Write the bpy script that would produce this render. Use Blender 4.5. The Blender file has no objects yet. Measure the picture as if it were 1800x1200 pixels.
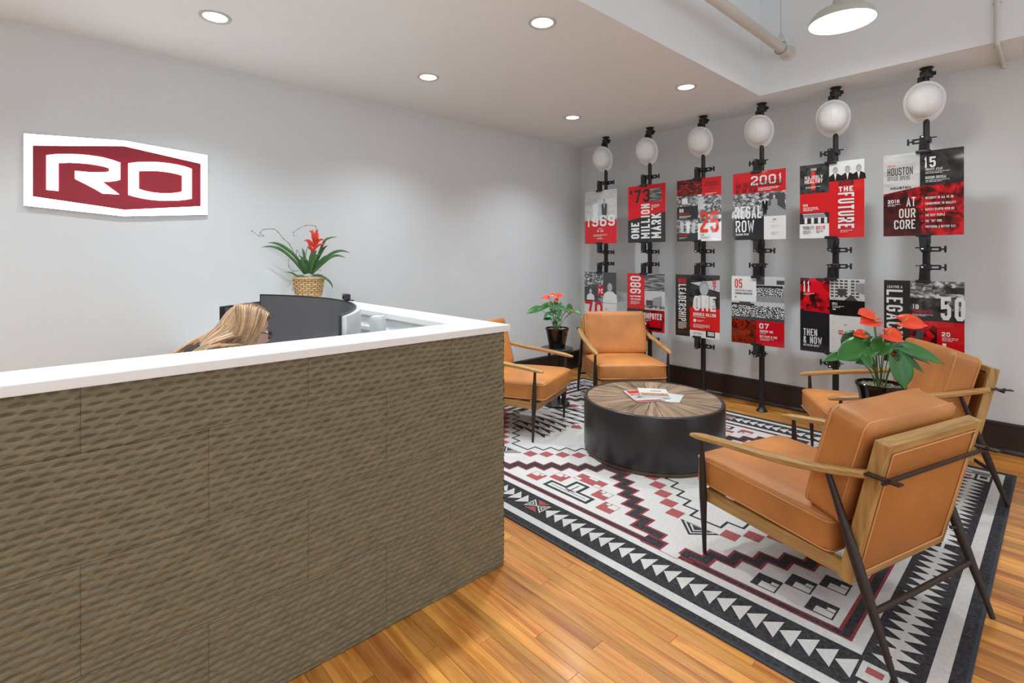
import bpy, bmesh, math, random
import numpy as np
from mathutils import Vector, Matrix, noise
random.seed(7)
scene = bpy.context.scene
PI = math.pi
TH = math.radians(42.37)                     # camera heading, clockwise from +y

# ---------------------------------------------------------------- camera, world, exposure
cam_d = bpy.data.cameras.new('camera'); cam = bpy.data.objects.new('camera', cam_d)
scene.collection.objects.link(cam)
cam_d.sensor_width = 36.0; cam_d.lens = 888/1800*36.0; cam_d.shift_y = -148/1800
cam_d.clip_start = .05; cam_d.clip_end = 60
cam.location = (0, 0, 1.40); cam.rotation_euler = (PI/2, 0, -TH)
scene.camera = cam
world = bpy.data.worlds.new('world'); scene.world = world; world.use_nodes = True
world.node_tree.nodes['Background'].inputs[0].default_value = (.73, .86, 1.0, 1)
world.node_tree.nodes['Background'].inputs[1].default_value = 2.0
vs = scene.view_settings
vs.view_transform = 'Standard'; vs.look = 'None'; vs.gamma = 1.0; vs.use_curve_mapping = False
vs.exposure = -0.03
DOWN_W = 112.0; PEND_W = 95.0; SIGN_E = 6.0

# ---------------------------------------------------------------- helpers
COL = scene.collection
def lin(c):
    return tuple((v/12.92 if v <= .04045 else ((v+.055)/1.055)**2.4) for v in c)
def rgb(r, g, b): return lin((r/255, g/255, b/255)) + (1,)
def nd(nt, t, **kw):
    n = nt.nodes.new(t)
    for k, v in kw.items(): setattr(n, k, v)
    return n
MATS = {}
def mat(name, col, rough=.5, metal=0, spec=.5, var=0, vscale=6, bump=0, bscale=60, stretch=(1,1,1), coat=0, emit=None, es=0,
        sheen=0, trans=0, isl=0, coords='Position', rvar=0):
    if name in MATS: return MATS[name]
    m = bpy.data.materials.new(name); MATS[name] = m; m.use_nodes = True
    nt = m.node_tree; b = nt.nodes['Principled BSDF']
    b.inputs['Base Color'].default_value = col; b.inputs['Roughness'].default_value = rough
    b.inputs['Metallic'].default_value = metal; b.inputs['Specular IOR Level'].default_value = spec
    if coat: b.inputs['Coat Weight'].default_value = coat; b.inputs['Coat Roughness'].default_value = .08
    if sheen: b.inputs['Sheen Weight'].default_value = sheen
    if trans: b.inputs['Transmission Weight'].default_value = trans
    if emit: b.inputs['Emission Color'].default_value = emit; b.inputs['Emission Strength'].default_value = es
    vec = None
    def getvec():
        nonlocal vec
        if vec is None:
            if coords == 'Position':
                g = nd(nt, 'ShaderNodeNewGeometry'); src = g.outputs['Position']
            else:
                g = nd(nt, 'ShaderNodeTexCoord'); src = g.outputs['Object']
            mp = nd(nt, 'ShaderNodeMapping'); mp.inputs['Scale'].default_value = stretch
            nt.links.new(src, mp.inputs['Vector']); vec = mp.outputs['Vector']
        return vec
    last = None
    if var:
        n = nd(nt, 'ShaderNodeTexNoise'); n.inputs['Scale'].default_value = vscale; n.inputs['Detail'].default_value = 5
        nt.links.new(getvec(), n.inputs['Vector'])
        mr = nd(nt, 'ShaderNodeMapRange'); mr.inputs[1].default_value = .3; mr.inputs[2].default_value = .7
        mr.inputs[3].default_value = 1-var; mr.inputs[4].default_value = 1+var
        nt.links.new(n.outputs['Fac'], mr.inputs[0]); last = mr.outputs[0]
        if rvar:
            mr2 = nd(nt, 'ShaderNodeMapRange'); mr2.inputs[1].default_value = .3; mr2.inputs[2].default_value = .7
            mr2.inputs[3].default_value = rough-rvar; mr2.inputs[4].default_value = rough+rvar
            nt.links.new(n.outputs['Fac'], mr2.inputs[0]); nt.links.new(mr2.outputs[0], b.inputs['Roughness'])
    if isl:
        g = nd(nt, 'ShaderNodeNewGeometry'); oi = nd(nt, 'ShaderNodeObjectInfo')
        ad = nd(nt, 'ShaderNodeMath', operation='ADD'); fr = nd(nt, 'ShaderNodeMath', operation='FRACT')
        nt.links.new(g.outputs['Random Per Island'], ad.inputs[0]); nt.links.new(oi.outputs['Random'], ad.inputs[1])
        nt.links.new(ad.outputs[0], fr.inputs[0])
        mr = nd(nt, 'ShaderNodeMapRange'); mr.inputs[3].default_value = 1-isl; mr.inputs[4].default_value = 1+isl
        nt.links.new(fr.outputs[0], mr.inputs[0])
        if last is not None:
            mu = nd(nt, 'ShaderNodeMath', operation='MULTIPLY')
            nt.links.new(last, mu.inputs[0]); nt.links.new(mr.outputs[0], mu.inputs[1]); last = mu.outputs[0]
        else: last = mr.outputs[0]
    if last is not None:
        mx = nd(nt, 'ShaderNodeVectorMath', operation='SCALE'); mx.inputs[0].default_value = col[:3]
        nt.links.new(last, mx.inputs['Scale']); nt.links.new(mx.outputs[0], b.inputs['Base Color'])
    if bump:
        n = nd(nt, 'ShaderNodeTexNoise'); n.inputs['Scale'].default_value = bscale; n.inputs['Detail'].default_value = 4
        nt.links.new(getvec(), n.inputs['Vector'])
        bp = nd(nt, 'ShaderNodeBump'); bp.inputs['Strength'].default_value = bump; bp.inputs['Distance'].default_value = .01
        nt.links.new(n.outputs['Fac'], bp.inputs['Height']); nt.links.new(bp.outputs[0], b.inputs['Normal'])
    return m

def wood(name, c1, c2, rough, axis, isl=.25, gscale=1.0, coat=0, hue=None):
    """long grain along axis (0/1/2), colour differs from piece to piece"""
    m = bpy.data.materials.new(name); MATS[name] = m; m.use_nodes = True
    nt = m.node_tree; b = nt.nodes['Principled BSDF']
    g = nd(nt, 'ShaderNodeNewGeometry'); oi = nd(nt, 'ShaderNodeObjectInfo'); tc = nd(nt, 'ShaderNodeTexCoord')
    ad = nd(nt, 'ShaderNodeMath', operation='ADD'); fr = nd(nt, 'ShaderNodeMath', operation='FRACT')
    nt.links.new(g.outputs['Random Per Island'], ad.inputs[0]); nt.links.new(oi.outputs['Random'], ad.inputs[1])
    nt.links.new(ad.outputs[0], fr.inputs[0])
    sc = [22*gscale]*3; sc[axis] = 1.6*gscale
    mp = nd(nt, 'ShaderNodeMapping'); mp.inputs['Scale'].default_value = sc
    src = g.outputs['Position'] if name == 'floor_oak' else tc.outputs['Object']
    nt.links.new(src, mp.inputs['Vector'])
    wn = nd(nt, 'ShaderNodeMath', operation='MULTIPLY'); wn.inputs[1].default_value = 37.0
    nt.links.new(fr.outputs[0], wn.inputs[0])
    n = nd(nt, 'ShaderNodeTexNoise', noise_dimensions='4D'); n.inputs['Scale'].default_value = 1.0; n.inputs['Detail'].default_value = 7
    n.inputs['Roughness'].default_value = .62; n.inputs['Distortion'].default_value = .35
    nt.links.new(mp.outputs[0], n.inputs['Vector']); nt.links.new(wn.outputs[0], n.inputs['W'])
    cr = nd(nt, 'ShaderNodeValToRGB'); e = cr.color_ramp.elements
    e[0].position = .36; e[0].color = c2; e[1].position = .58; e[1].color = c1
    nt.links.new(n.outputs['Fac'], cr.inputs[0])
    fr2 = nd(nt, 'ShaderNodeMath', operation='FRACT'); m2 = nd(nt, 'ShaderNodeMath', operation='MULTIPLY'); m2.inputs[1].default_value = 7.31
    nt.links.new(fr.outputs[0], m2.inputs[0]); nt.links.new(m2.outputs[0], fr2.inputs[0])
    hs = nd(nt, 'ShaderNodeHueSaturation')
    h = nd(nt, 'ShaderNodeMapRange'); h.inputs[3].default_value = .5-(hue or .008); h.inputs[4].default_value = .5+(hue or .008)
    v = nd(nt, 'ShaderNodeMapRange'); v.inputs[3].default_value = 1-isl; v.inputs[4].default_value = 1+isl
    nt.links.new(fr2.outputs[0], h.inputs[0]); nt.links.new(fr.outputs[0], v.inputs[0])
    nt.links.new(h.outputs[0], hs.inputs['Hue']); nt.links.new(v.outputs[0], hs.inputs['Value']); nt.links.new(cr.outputs[0], hs.inputs['Color'])
    nt.links.new(hs.outputs[0], b.inputs['Base Color'])
    b.inputs['Roughness'].default_value = rough
    if coat: b.inputs['Coat Weight'].default_value = coat; b.inputs['Coat Roughness'].default_value = .18
    bp = nd(nt, 'ShaderNodeBump'); bp.inputs['Strength'].default_value = .12; bp.inputs['Distance'].default_value = .004
    nt.links.new(n.outputs['Fac'], bp.inputs['Height']); nt.links.new(bp.outputs[0], b.inputs['Normal'])
    return m

class MB:
    """collects shapes, builds ONE mesh"""
    def __init__(s): s.v = []; s.f = []; s.m = []
    def add(s, vs, fs, mi=0, M=None):
        o = len(s.v)
        s.v += [tuple(M @ Vector(p)) for p in vs] if M is not None else [tuple(p) for p in vs]
        s.f += [tuple(i+o for i in f) for f in fs]; s.m += [mi]*len(fs)
        return s
    def box(s, c, d, mi=0, M=None):
        x, y, z = c; a, b, e = d[0]/2, d[1]/2, d[2]/2
        vs = [(x+i*a, y+j*b, z+k*e) for k in (-1,1) for j in (-1,1) for i in (-1,1)]
        return s.add(vs, [(0,2,3,1),(4,5,7,6),(0,1,5,4),(2,6,7,3),(0,4,6,2),(1,3,7,5)], mi, M)
    def rbox(s, c, d, r=.005, seg=2, mi=0, M=None):
        bm = bmesh.new(); bmesh.ops.create_cube(bm, size=1)
        bmesh.ops.scale(bm, vec=d, verts=bm.verts)
        bmesh.ops.bevel(bm, geom=list(bm.edges), offset=min(r, min(d)*.49), segments=seg, profile=.5, affect='EDGES')
        bmesh.ops.translate(bm, vec=c, verts=bm.verts)
        bm.verts.index_update()
        s.add([v.co.copy() for v in bm.verts], [[v.index for v in f.verts] for f in bm.faces], mi, M); bm.free(); return s
    def ring(s, loops, closed=True, cap0=True, cap1=True, mi=0, M=None):
        n = len(loops[0]); vs = [p for l in loops for p in l]; fs = []
        for i in range(len(loops)-1):
            for j in range(n if closed else n-1):
                k = (j+1) % n
                fs.append((i*n+j, i*n+k, (i+1)*n+k, (i+1)*n+j))
        if cap0: fs.append(tuple(range(n-1, -1, -1)))
        if cap1: fs.append(tuple((len(loops)-1)*n+j for j in range(n)))
        return s.add(vs, fs, mi, M)
    def lathe(s, prof, n=32, c=(0,0,0), mi=0, M=None, cap0=True, cap1=True):
        loops = [[(c[0]+r*math.cos(2*PI*j/n), c[1]+r*math.sin(2*PI*j/n), c[2]+z) for j in range(n)] for r, z in prof]
        return s.ring(loops, True, cap0, cap1, mi, M)
    def tube(s, path, rad, n=8, mi=0, M=None, flat=1.0, cap=True):
        P = [Vector(p) for p in path]; R = rad if hasattr(rad, '__len__') else [rad]*len(P)
        loops = []; up = Vector((0, 0, 1)); 
        t0 = (P[1]-P[0]).normalized()
        if abs(t0.dot(up)) > .95: up = Vector((1, 0, 0))
        for i, p in enumerate(P):
            t = (P[min(i+1, len(P)-1)]-P[max(i-1, 0)]).normalized()
            a = t.cross(up)
            a = a.normalized() if a.length > 1e-6 else Vector((1, 0, 0)); b = a.cross(t).normalized(); up = b
            loops.append([tuple(p+a*(R[i]*math.cos(2*PI*j/n))+b*(R[i]*flat*math.sin(2*PI*j/n))) for j in range(n)])
        return s.ring(loops, True, cap, cap, mi, M)
    def cyl(s, a, b, r0, r1=None, n=16, mi=0, M=None):
        return s.tube([a, b], [r0, r0 if r1 is None else r1], n, mi, M)
    def prism(s, poly, z0, z1, mi=0, M=None):
        n = len(poly); vs = [(x, y, z0) for x, y in poly]+[(x, y, z1) for x, y in poly]
        fs = [tuple(range(n-1, -1, -1)), tuple(range(n, 2*n))]+[(i, (i+1) % n, n+(i+1) % n, n+i) for i in range(n)]
        return s.add(vs, fs, mi, M)
    def mesh(s, name, mats, smooth=None):
        me = bpy.data.meshes.new(name); me.from_pydata(s.v, [], s.f)
        for m in (mats if isinstance(mats, (list, tuple)) else [mats]): me.materials.append(m)
        if isinstance(mats, (list, tuple)) and len(mats) > 1: me.polygons.foreach_set('material_index', s.m)
        bm = bmesh.new(); bm.from_mesh(me); bmesh.ops.recalc_face_normals(bm, faces=bm.faces); bm.to_mesh(me); bm.free()
        if smooth is not None:
            me.shade_smooth()
            if smooth < 179: me.set_sharp_from_angle(angle=math.radians(smooth))
        me.update(); return me
    def build(s, name, mats, parent=None, smooth=None, M=None):
        return link(name, s.mesh(name, mats, smooth), parent, M)
def link(name, data, parent=None, M=None):
    o = bpy.data.objects.new(name, data); COL.objects.link(o)
    if parent is not None: o.parent = parent
    if M is not None: o.matrix_local = M
    return o
def tag(o, label, cat, group=None):
    o['label'] = label; o['category'] = cat
    if group: o['group'] = group
    return o
def thing(name, label, cat, loc=(0,0,0), rotz=0, group=None):
    o = bpy.data.objects.new(name, None); COL.objects.link(o); o.empty_display_size = .1
    o.location = loc; o.rotation_euler = (0, 0, rotz)
    return tag(o, label, cat, group)
def structure(o): o['kind'] = 'structure'; return o
def dup(root, loc, rotz, label, group=None, cat=None):
    kids = {}
    for o in COL.objects:
        if o.parent: kids.setdefault(o.parent.name, []).append(o)
    r = root.copy(); COL.objects.link(r); r.location = loc; r.rotation_euler = (0, 0, rotz); r['label'] = label
    if group: r['group'] = group
    for ch in kids.get(root.name, []):
        c = ch.copy(); COL.objects.link(c); c.parent = r
        for g in kids.get(ch.name, []):
            d = g.copy(); COL.objects.link(d); d.parent = c
    return r
def T(x, y, z): return Matrix.Translation((x, y, z))
def Rz(a): return Matrix.Rotation(a, 4, 'Z')
def Rx(a): return Matrix.Rotation(a, 4, 'X')
def Ry(a): return Matrix.Rotation(a, 4, 'Y')
def bez(p, n=12):
    p = [Vector(q) for q in p]; out = []
    for i in range(n+1):
        t = i/n; q = p[:]
        while len(q) > 1: q = [a.lerp(b, t) for a, b in zip(q, q[1:])]
        out.append(q[0])
    return out
def catmull(pts, n=8):
    P = [Vector(p) for p in pts]; P = [P[0]*2-P[1]]+P+[P[-1]*2-P[-2]]; out = []
    for i in range(1, len(P)-2):
        for k in range(n):
            t = k/n; a, b, c, d = P[i-1], P[i], P[i+1], P[i+2]
            out.append(.5*((2*b)+(c-a)*t+(2*a-5*b+4*c-d)*t*t+(3*b-a-3*c+d)*t**3))
    out.append(P[-2]); return out

# ---------------------------------------------------------------- materials
M_WALL = mat('wall_paint', rgb(220, 221, 220), .75, var=.015, vscale=1.5, bump=.04, bscale=180)
M_CEIL = mat('ceiling_paint', rgb(236, 240, 240), .8, var=.01, vscale=1.2)
M_BASE = mat('baseboard_brown', rgb(48, 36, 32), .35, var=.1, vscale=4)
M_FLOOR = wood('floor_oak', rgb(219, 150, 72), rgb(174, 101, 38), .34, 1, isl=.26, gscale=1.15, coat=.25, hue=.006)
M_GAP = mat('floor_gap', rgb(70, 36, 14), .8)
M_PANEL = mat('carved_panel', rgb(122, 110, 83), .42, spec=.45, var=.16, vscale=22, stretch=(.5, .5, 1.6), bump=.25, bscale=420)
M_COUNTER = mat('counter_white', rgb(238, 236, 230), .32, var=.01, vscale=3)
M_DESKIN = mat('desk_laminate', rgb(222, 222, 220), .5)
M_LEATHER = mat('tan_leather', rgb(196, 126, 66), .42, spec=.4, var=.2, vscale=4, bump=.14, bscale=240, coords='Object', rvar=.05)
M_PIPING = mat('leather_piping', rgb(214, 150, 92), .45)
M_LEATHER2 = mat('tan_leather_back', rgb(180, 113, 54), .45, spec=.4, var=.1, vscale=4, bump=.08, bscale=240, coords='Object')
M_OAK = wood('chair_oak', rgb(190, 146, 88), rgb(158, 112, 60), .45, 1, isl=.05, gscale=2.2)
M_OAKX = wood('chair_oak_cross', rgb(190, 146, 88), rgb(158, 112, 60), .45, 0, isl=.05, gscale=2.2)
M_OAKZ = wood('chair_oak_upright', rgb(190, 146, 88), rgb(158, 112, 60), .45, 2, isl=.05, gscale=2.2)
M_BRONZE = mat('dark_bronze', rgb(58, 48, 42), .4, metal=.3, spec=.4, var=.08, vscale=30, coords='Object')
M_DRUM = mat('drum_black', rgb(46, 44, 45), .33, spec=.5, var=.08, vscale=6, coords='Object')
M_DRUMBASE = mat('drum_base', rgb(92, 74, 54), .45, metal=.3)
M_TABLE = wood('table_elm', rgb(160, 132, 106), rgb(80, 60, 46), .5, 0, isl=.26, gscale=1.6, hue=.01)
M_RUGW = mat('rug_ivory', rgb(214, 208, 202), .95, spec=.1, var=.07, vscale=90, bump=.5, bscale=300)
M_RUGD = mat('rug_charcoal', rgb(64, 62, 64), .95, spec=.1, var=.45, vscale=85, bump=.5, bscale=300)
M_RUGR = mat('rug_red', rgb(170, 92, 90), .95, spec=.1, var=.2, vscale=110, bump=.5, bscale=300)
M_RUGL = mat('rug_line_red', rgb(140, 62, 66), .95, spec=.1, var=.2, vscale=110)
M_BIND = mat('rug_binding', rgb(54, 58, 64), .8, var=.15, vscale=160)
M_BLACKP = mat('black_pole', rgb(30, 28, 27), .35, spec=.5)
M_BLACK = mat('black_plastic', rgb(24, 24, 25), .4)
M_BRASS = mat('brass', rgb(206, 160, 84), .3, metal=.9)
M_CHROME = mat('spring_steel', rgb(190, 190, 190), .25, metal=1)
M_HAT = mat('hardhat_white', rgb(240, 241, 240), .28, spec=.5)
M_SHADE = mat('lamp_enamel', rgb(206, 203, 192), .4)
M_PIPE = mat('pipe_paint', rgb(214, 211, 202), .5)
M_POT = mat('pot_black', rgb(14, 13, 14), .08, spec=.6)
M_PEBBLE = mat('pebbles', rgb(168, 158, 140), .8, isl=.35)
M_LEAF = mat('anthurium_leaf', rgb(52, 112, 44), .32, spec=.5, var=.25, vscale=14, coords='Object')
M_LEAFD = mat('anthurium_leaf_dark', rgb(36, 86, 38), .32, spec=.5, var=.25, vscale=14, coords='Object')
M_STEM = mat('plant_stem', rgb(96, 124, 52), .5)
M_SPATHE = mat('anthurium_spathe', rgb(238, 78, 48), .28, spec=.5, var=.08, vscale=20, coords='Object')
M_SPADIX = mat('anthurium_spadix', rgb(240, 180, 70), .6)
M_BLEAF = mat('bromeliad_leaf', rgb(64, 108, 56), .4, var=.2, vscale=12, coords='Object')
M_BRED = mat('bromeliad_bract', rgb(222, 62, 32), .35, var=.12, vscale=18, coords='Object')
M_BSTALK = mat('bromeliad_stalk', rgb(150, 74, 32), .5)
M_TWIG = mat('curly_twig', rgb(104, 84, 72), .8)
M_MOSS = mat('spanish_moss', rgb(176, 168, 150), .95, isl=.3)
M_BASKET = mat('basket_reed', rgb(206, 170, 118), .7, isl=.22)
M_SCREEN = mat('monitor_screen', rgb(84, 84, 87), .35, spec=.5)
M_SILVER = mat('monitor_silver', rgb(196, 196, 196), .4, metal=.15)
M_GREYBOX = mat('pale_plastic', rgb(208, 208, 206), .45)
M_SKIN = mat('skin', rgb(224, 172, 148), .5, var=.05, vscale=20)
M_CLOTH = mat('dark_knit', rgb(58, 52, 48), .9, spec=.2, var=.7, vscale=48, bump=.3, bscale=200)
M_HAIR = mat('hair_blonde', rgb(168, 130, 94), .45, spec=.5, isl=.5, var=.2, vscale=30)
M_HAIRD = mat('hair_root', rgb(112, 84, 62), .5, isl=.3)
M_LIP = mat('lips', rgb(184, 98, 96), .45)
M_EYE = mat('eye_white', rgb(235, 232, 228), .25); M_IRIS = mat('iris', rgb(70, 56, 44), .2)
M_GLASS = mat('spectacle_lens', rgb(225, 225, 240), .05, trans=.9)
M_SIGNW = mat('sign_lit_white', rgb(250, 250, 252), .4, emit=rgb(246, 248, 255), es=SIGN_E)
M_SIGNL = mat('sign_lit_letter', rgb(250, 250, 252), .4, emit=rgb(238, 240, 250), es=SIGN_E*.8)
M_SIGNR = mat('sign_red', rgb(158, 20, 36), .22, spec=.4)
M_LENS = mat('downlight_lens', rgb(255, 253, 248), .5, emit=(1, .96, .88, 1), es=9)
M_BULB = mat('lamp_glow', rgb(255, 253, 248), .5, emit=(1, .95, .86, 1), es=14)
M_RINGW = mat('downlight_ring', rgb(196, 196, 194), .4)
# printing inks
INK = {}
def ink(k, c, **kw):
    INK[k] = mat('print_'+k, c, .05, spec=.5, **kw)
ink('white', rgb(222, 220, 216)); ink('paper', rgb(214, 211, 206)); ink('red', rgb(206, 26, 32)); ink('crimson', rgb(196, 10, 28))
ink('char', rgb(46, 44, 43)); ink('black', rgb(20, 19, 20)); ink('navy', rgb(30, 30, 36)); ink('dkgrey', rgb(70, 70, 72))
ink('grey', rgb(140, 140, 140)); ink('light', rgb(188, 188, 188)); ink('brown', rgb(64, 40, 24)); ink('orange', rgb(216, 58, 40)); ink('face', rgb(172, 170, 168))
def photo(k, stops, scale, dist=0., kind='noise', stretch=(1,1,1), det=6):
    m = bpy.data.materials.new('photo_'+k); m.use_nodes = True; nt = m.node_tree; b = nt.nodes['Principled BSDF']
    b.inputs['Roughness'].default_value = .05; b.inputs['Specular IOR Level'].default_value = .5
    tc = nd(nt, 'ShaderNodeTexCoord'); mp = nd(nt, 'ShaderNodeMapping'); mp.inputs['Scale'].default_value = stretch
    nt.links.new(tc.outputs['Object'], mp.inputs[0])
    if kind == 'noise':
        n = nd(nt, 'ShaderNodeTexNoise'); n.inputs['Detail'].default_value = det; n.inputs['Distortion'].default_value = dist; o = n.outputs['Fac']
    else:
        n = nd(nt, 'ShaderNodeTexVoronoi', feature='F1'); o = n.outputs['Color']
    n.inputs['Scale'].default_value = scale; nt.links.new(mp.outputs[0], n.inputs['Vector'])
    if kind != 'noise':
        sp = nd(nt, 'ShaderNodeSeparateColor'); nt.links.new(o, sp.inputs[0]); o = sp.outputs[0]
    cr = nd(nt, 'ShaderNodeValToRGB'); cr.color_ramp.interpolation = 'LINEAR'
    e = cr.color_ramp.elements
    while len(e) < len(stops): e.new(.5)
    for q, (p, c) in zip(e, stops): q.position = p; q.color = c
    nt.links.new(o, cr.inputs[0]); nt.links.new(cr.outputs[0], b.inputs['Base Color'])
    INK[k] = m
photo('street', [(.35, rgb(40, 40, 40)), (.5, rgb(110, 110, 110)), (.62, rgb(205, 203, 200))], 26, .6, stretch=(1, 1, 1.4))
photo('crowd', [(.40, rgb(30, 30, 30)), (.5, rgb(110, 110, 110)), (.60, rgb(222, 220, 216))], 95, 0, det=1.5)
photo('roof', [(.35, rgb(50, 50, 52)), (.5, rgb(96, 96, 98)), (.65, rgb(170, 170, 170))], 20, .3, stretch=(.4, 1, 3))
photo('redph', [(.38, rgb(52, 12, 12)), (.5, rgb(140, 18, 24)), (.62, rgb(214, 24, 32))], 16, .9)
photo('redshade', [(.4, rgb(60, 20, 18)), (.52, rgb(98, 24, 22)), (.64, rgb(196, 40, 36))], 30, .8, stretch=(.7, 1, 1.6))
photo('maroon', [(.4, rgb(44, 16, 16)), (.55, rgb(74, 20, 20)), (.7, rgb(112, 24, 24))], 10, .8)
photo('rocks', [(.2, rgb(50, 8, 12)), (.5, rgb(160, 10, 24)), (.8, rgb(214, 16, 34))], 22, 0, 'vor')
photo('hair', [(.4, rgb(30, 30, 30)), (.6, rgb(70, 70, 72))], 18, .5)
photo('wash', [(.35, rgb(176, 174, 170)), (.65, rgb(208, 205, 200))], 9, .4, stretch=(.5, 1, 2))
photo('facade', [(.3, rgb(52, 52, 52)), (.5, rgb(150, 148, 146)), (.62, rgb(214, 212, 208))], 60, .0, 'vor', stretch=(1, 1, .7))
photo('dark', [(.4, rgb(38, 37, 37)), (.6, rgb(64, 62, 61))], 12, 1.2)
photo('ranger', [(.4, rgb(90, 22, 8)), (.52, rgb(150, 34, 14)), (.6, rgb(60, 12, 8))], 18, .6)
# ================================================================= STRUCTURE
XW, YW, ZC, XL, YF = 5.05, 4.21, 2.80, -3.0, -4.0
X1, Y1, ZT = 4.542, 1.79, 4.0
structure(MB().box(((XL+XW)/2, YW+.06, ZT/2), (XW-XL+.24, .12, ZT)).build('wall_back', M_WALL))
structure(MB().box((XW+.06, (YF+YW)/2, ZT/2), (.12, YW-YF, ZT)).build('wall_right', M_WALL))
lw = (-3.3, -.3)
structure(MB().box((XL-.06, (YF+lw[0])/2, ZT/2), (.12, lw[0]-YF, ZT)).box((XL-.06, (lw[1]+YW)/2, ZT/2), (.12, YW-lw[1], ZT)).box((XL-.06, sum(lw)/2, .15), (.12, lw[1]-lw[0], .3)).box((XL-.06, sum(lw)/2, 3.75), (.12, lw[1]-lw[0], .5)).build('wall_left', M_WALL))
m = MB()
for y_ in (lw[0]+.03, sum(lw)/2, lw[1]-.03): m.box((XL-.06, y_, 1.9), (.06, .06, 3.2))
for z_ in (.33, 2.3, 3.47): m.box((XL-.06, sum(lw)/2, z_), (.055, lw[1]-lw[0]-.001, .06))
structure(m.build('added_window_4', M_CEIL))  # unseen glazed opening added in the left wall for more upward fill light
pl = bpy.data.lights.new('added_window_portal', 'AREA'); pl.shape = 'RECTANGLE'; pl.size = 3.2; pl.size_y = lw[1]-lw[0]; pl.cycles.is_portal = True
po = bpy.data.objects.new('added_window_portal', pl); COL.objects.link(po); po.location = (XL-.13, sum(lw)/2, 1.9); po.rotation_euler = (0, -PI/2, 0)
wf = MB(); wx = [(-2.6, -.4), (-.1, 2.1), (2.4, 4.6)]; ed = [XL-.12]+[q for w_ in wx for q in w_]+[XW+.12]
for a_, b_ in zip(ed[0::2], ed[1::2]): wf.box(((a_+b_)/2, YF-.06, ZT/2), (b_-a_, .12, ZT))
for a_, b_ in wx: wf.box(((a_+b_)/2, YF-.06, .15), (b_-a_, .12, .30)); wf.box(((a_+b_)/2, YF-.06, 3.75), (b_-a_, .12, .50))
structure(wf.build('wall_front', M_WALL))
for k_, (a_, b_) in enumerate(wx):       # tall unseen windows added behind the viewer for cool fill light
    m = MB(); z0_, z1_ = .30, 3.50
    for x_ in (a_+.03, (a_+b_)/2, b_-.03): m.box((x_, YF-.06, (z0_+z1_)/2), (.06, .06, z1_-z0_))
    for z_ in (z0_+.03, 2.3, z1_-.03): m.box(((a_+b_)/2, YF-.06, z_), (b_-a_-.001, .055, .06))
    structure(m.build('added_window_%d' % (k_+1), M_CEIL))
    pl = bpy.data.lights.new('added_window_portal', 'AREA'); pl.shape = 'RECTANGLE'; pl.size = b_-a_; pl.size_y = z1_-z0_; pl.cycles.is_portal = True
    po = bpy.data.objects.new('added_window_portal', pl); COL.objects.link(po); po.location = ((a_+b_)/2, YF-.13, (z0_+z1_)/2); po.rotation_euler = (PI/2, 0, 0)
# low ceiling with its drop faces, and the raised ceiling behind
structure(MB().box(((XL+XW)/2, (Y1+YW)/2, (ZC+ZT)/2), (XW-XL, YW-Y1, ZT-ZC)).box(((X1+XW)/2, (YF+Y1)/2, (ZC+ZT)/2), (XW-X1, Y1-YF, ZT-ZC)).build('ceiling', M_CEIL))
structure(MB().box(((XL+XW)/2, (YF+YW)/2, ZT+.05), (XW-XL+.24, YW-YF+.24, .1)).build('ceiling_raised', M_CEIL))
def baseboard(name, a, b, nx, ny):
    ax, ay = a; bx, by = b; dx, dy = bx-ax, by-ay; L = math.hypot(dx, dy); tx, ty = dx/L, dy/L
    prof = [(0, 0), (.034, 0), (.034, .012), (.026, .024), (.020, .03), (.020, .19), (.024, .196), (.024, .208), (.012, .218), (0, .218)]
    m = MB(); m.ring([[(p[0]+nx*o, p[1]+ny*o, z) for o, z in prof] for p in (a, b)])
    return structure(m.build(name, M_BASE, smooth=25))
baseboard('baseboard_right', (XW, YF), (XW, YW), -1, 0)
baseboard('baseboard_back', (1.62, YW), (XW-.03, YW), 0, -1)
# ---- floor: oak strips running along y
floor = structure(MB().box(((XL+XW)/2, (YF+YW)/2, -.035), (XW-XL, YW-YF, .04)).build('floor', M_GAP))
PW, PT = .0572, .015
def cproj(x, y, z=0):
    d = x*math.sin(TH)+y*math.cos(TH); r = x*math.cos(TH)-y*math.sin(TH)
    return (900+888*r/d, 452+888*(1.4-z)/d, d) if d > .2 else (9e9, 9e9, .2)
boards = []; rnd = random.Random(3)
i0 = int(XL/PW)
for i in range(i0, int(XW/PW)+1):
    x0 = i*PW; x1 = min(x0+PW, XW)
    if x0 < XL or x1-x0 < .01: continue
    y = YF-rnd.random()*1.2
    while y < YW:
        L = rnd.choice((.45, .7, .9, 1.15, 1.4, 1.8)); a, b = max(y, YF), min(y+L, YW); y += L
        if b-a > .02: boards.append((x0, x1, a, b))
def score(bd):
    x0, x1, a, b = bd; x = (x0+x1)/2; s = 0; n = 12
    for k in range(n):
        yy = a+(b-a)*(k+.5)/n
        u, v, d = cproj(x, yy)
        if not (-20 < u < 1820 and 0 < v < 1230): continue
        if x < 1.52 and yy > 1.74: continue                       # behind the desk front
        if 1.83 < x < 4.53 and .23 < yy < 3.76: continue          # under the rug
        s += (b-a)/n/(d*d*d)
    return s
boards.sort(key=score, reverse=True)
unit = MB().box((0, 0, 0), (1, 1, 1)).mesh('plank', M_FLOOR)
rest = MB()
for k, bd in enumerate(boards):
    x0, x1, a, b = bd; g = .0007
    c = ((x0+x1)/2, (a+b)/2, -PT/2+rnd.uniform(-.0003, 0)); d = (x1-x0-2*g, b-a-2*g, PT)
    if k < 300 and score(bd) > 0:
        o = link('plank', unit, floor); o.location = c; o.scale = d
    else: rest.box(c, d)
o = rest.build('floor_boards', M_FLOOR, floor); o['kind'] = 'stuff'

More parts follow.
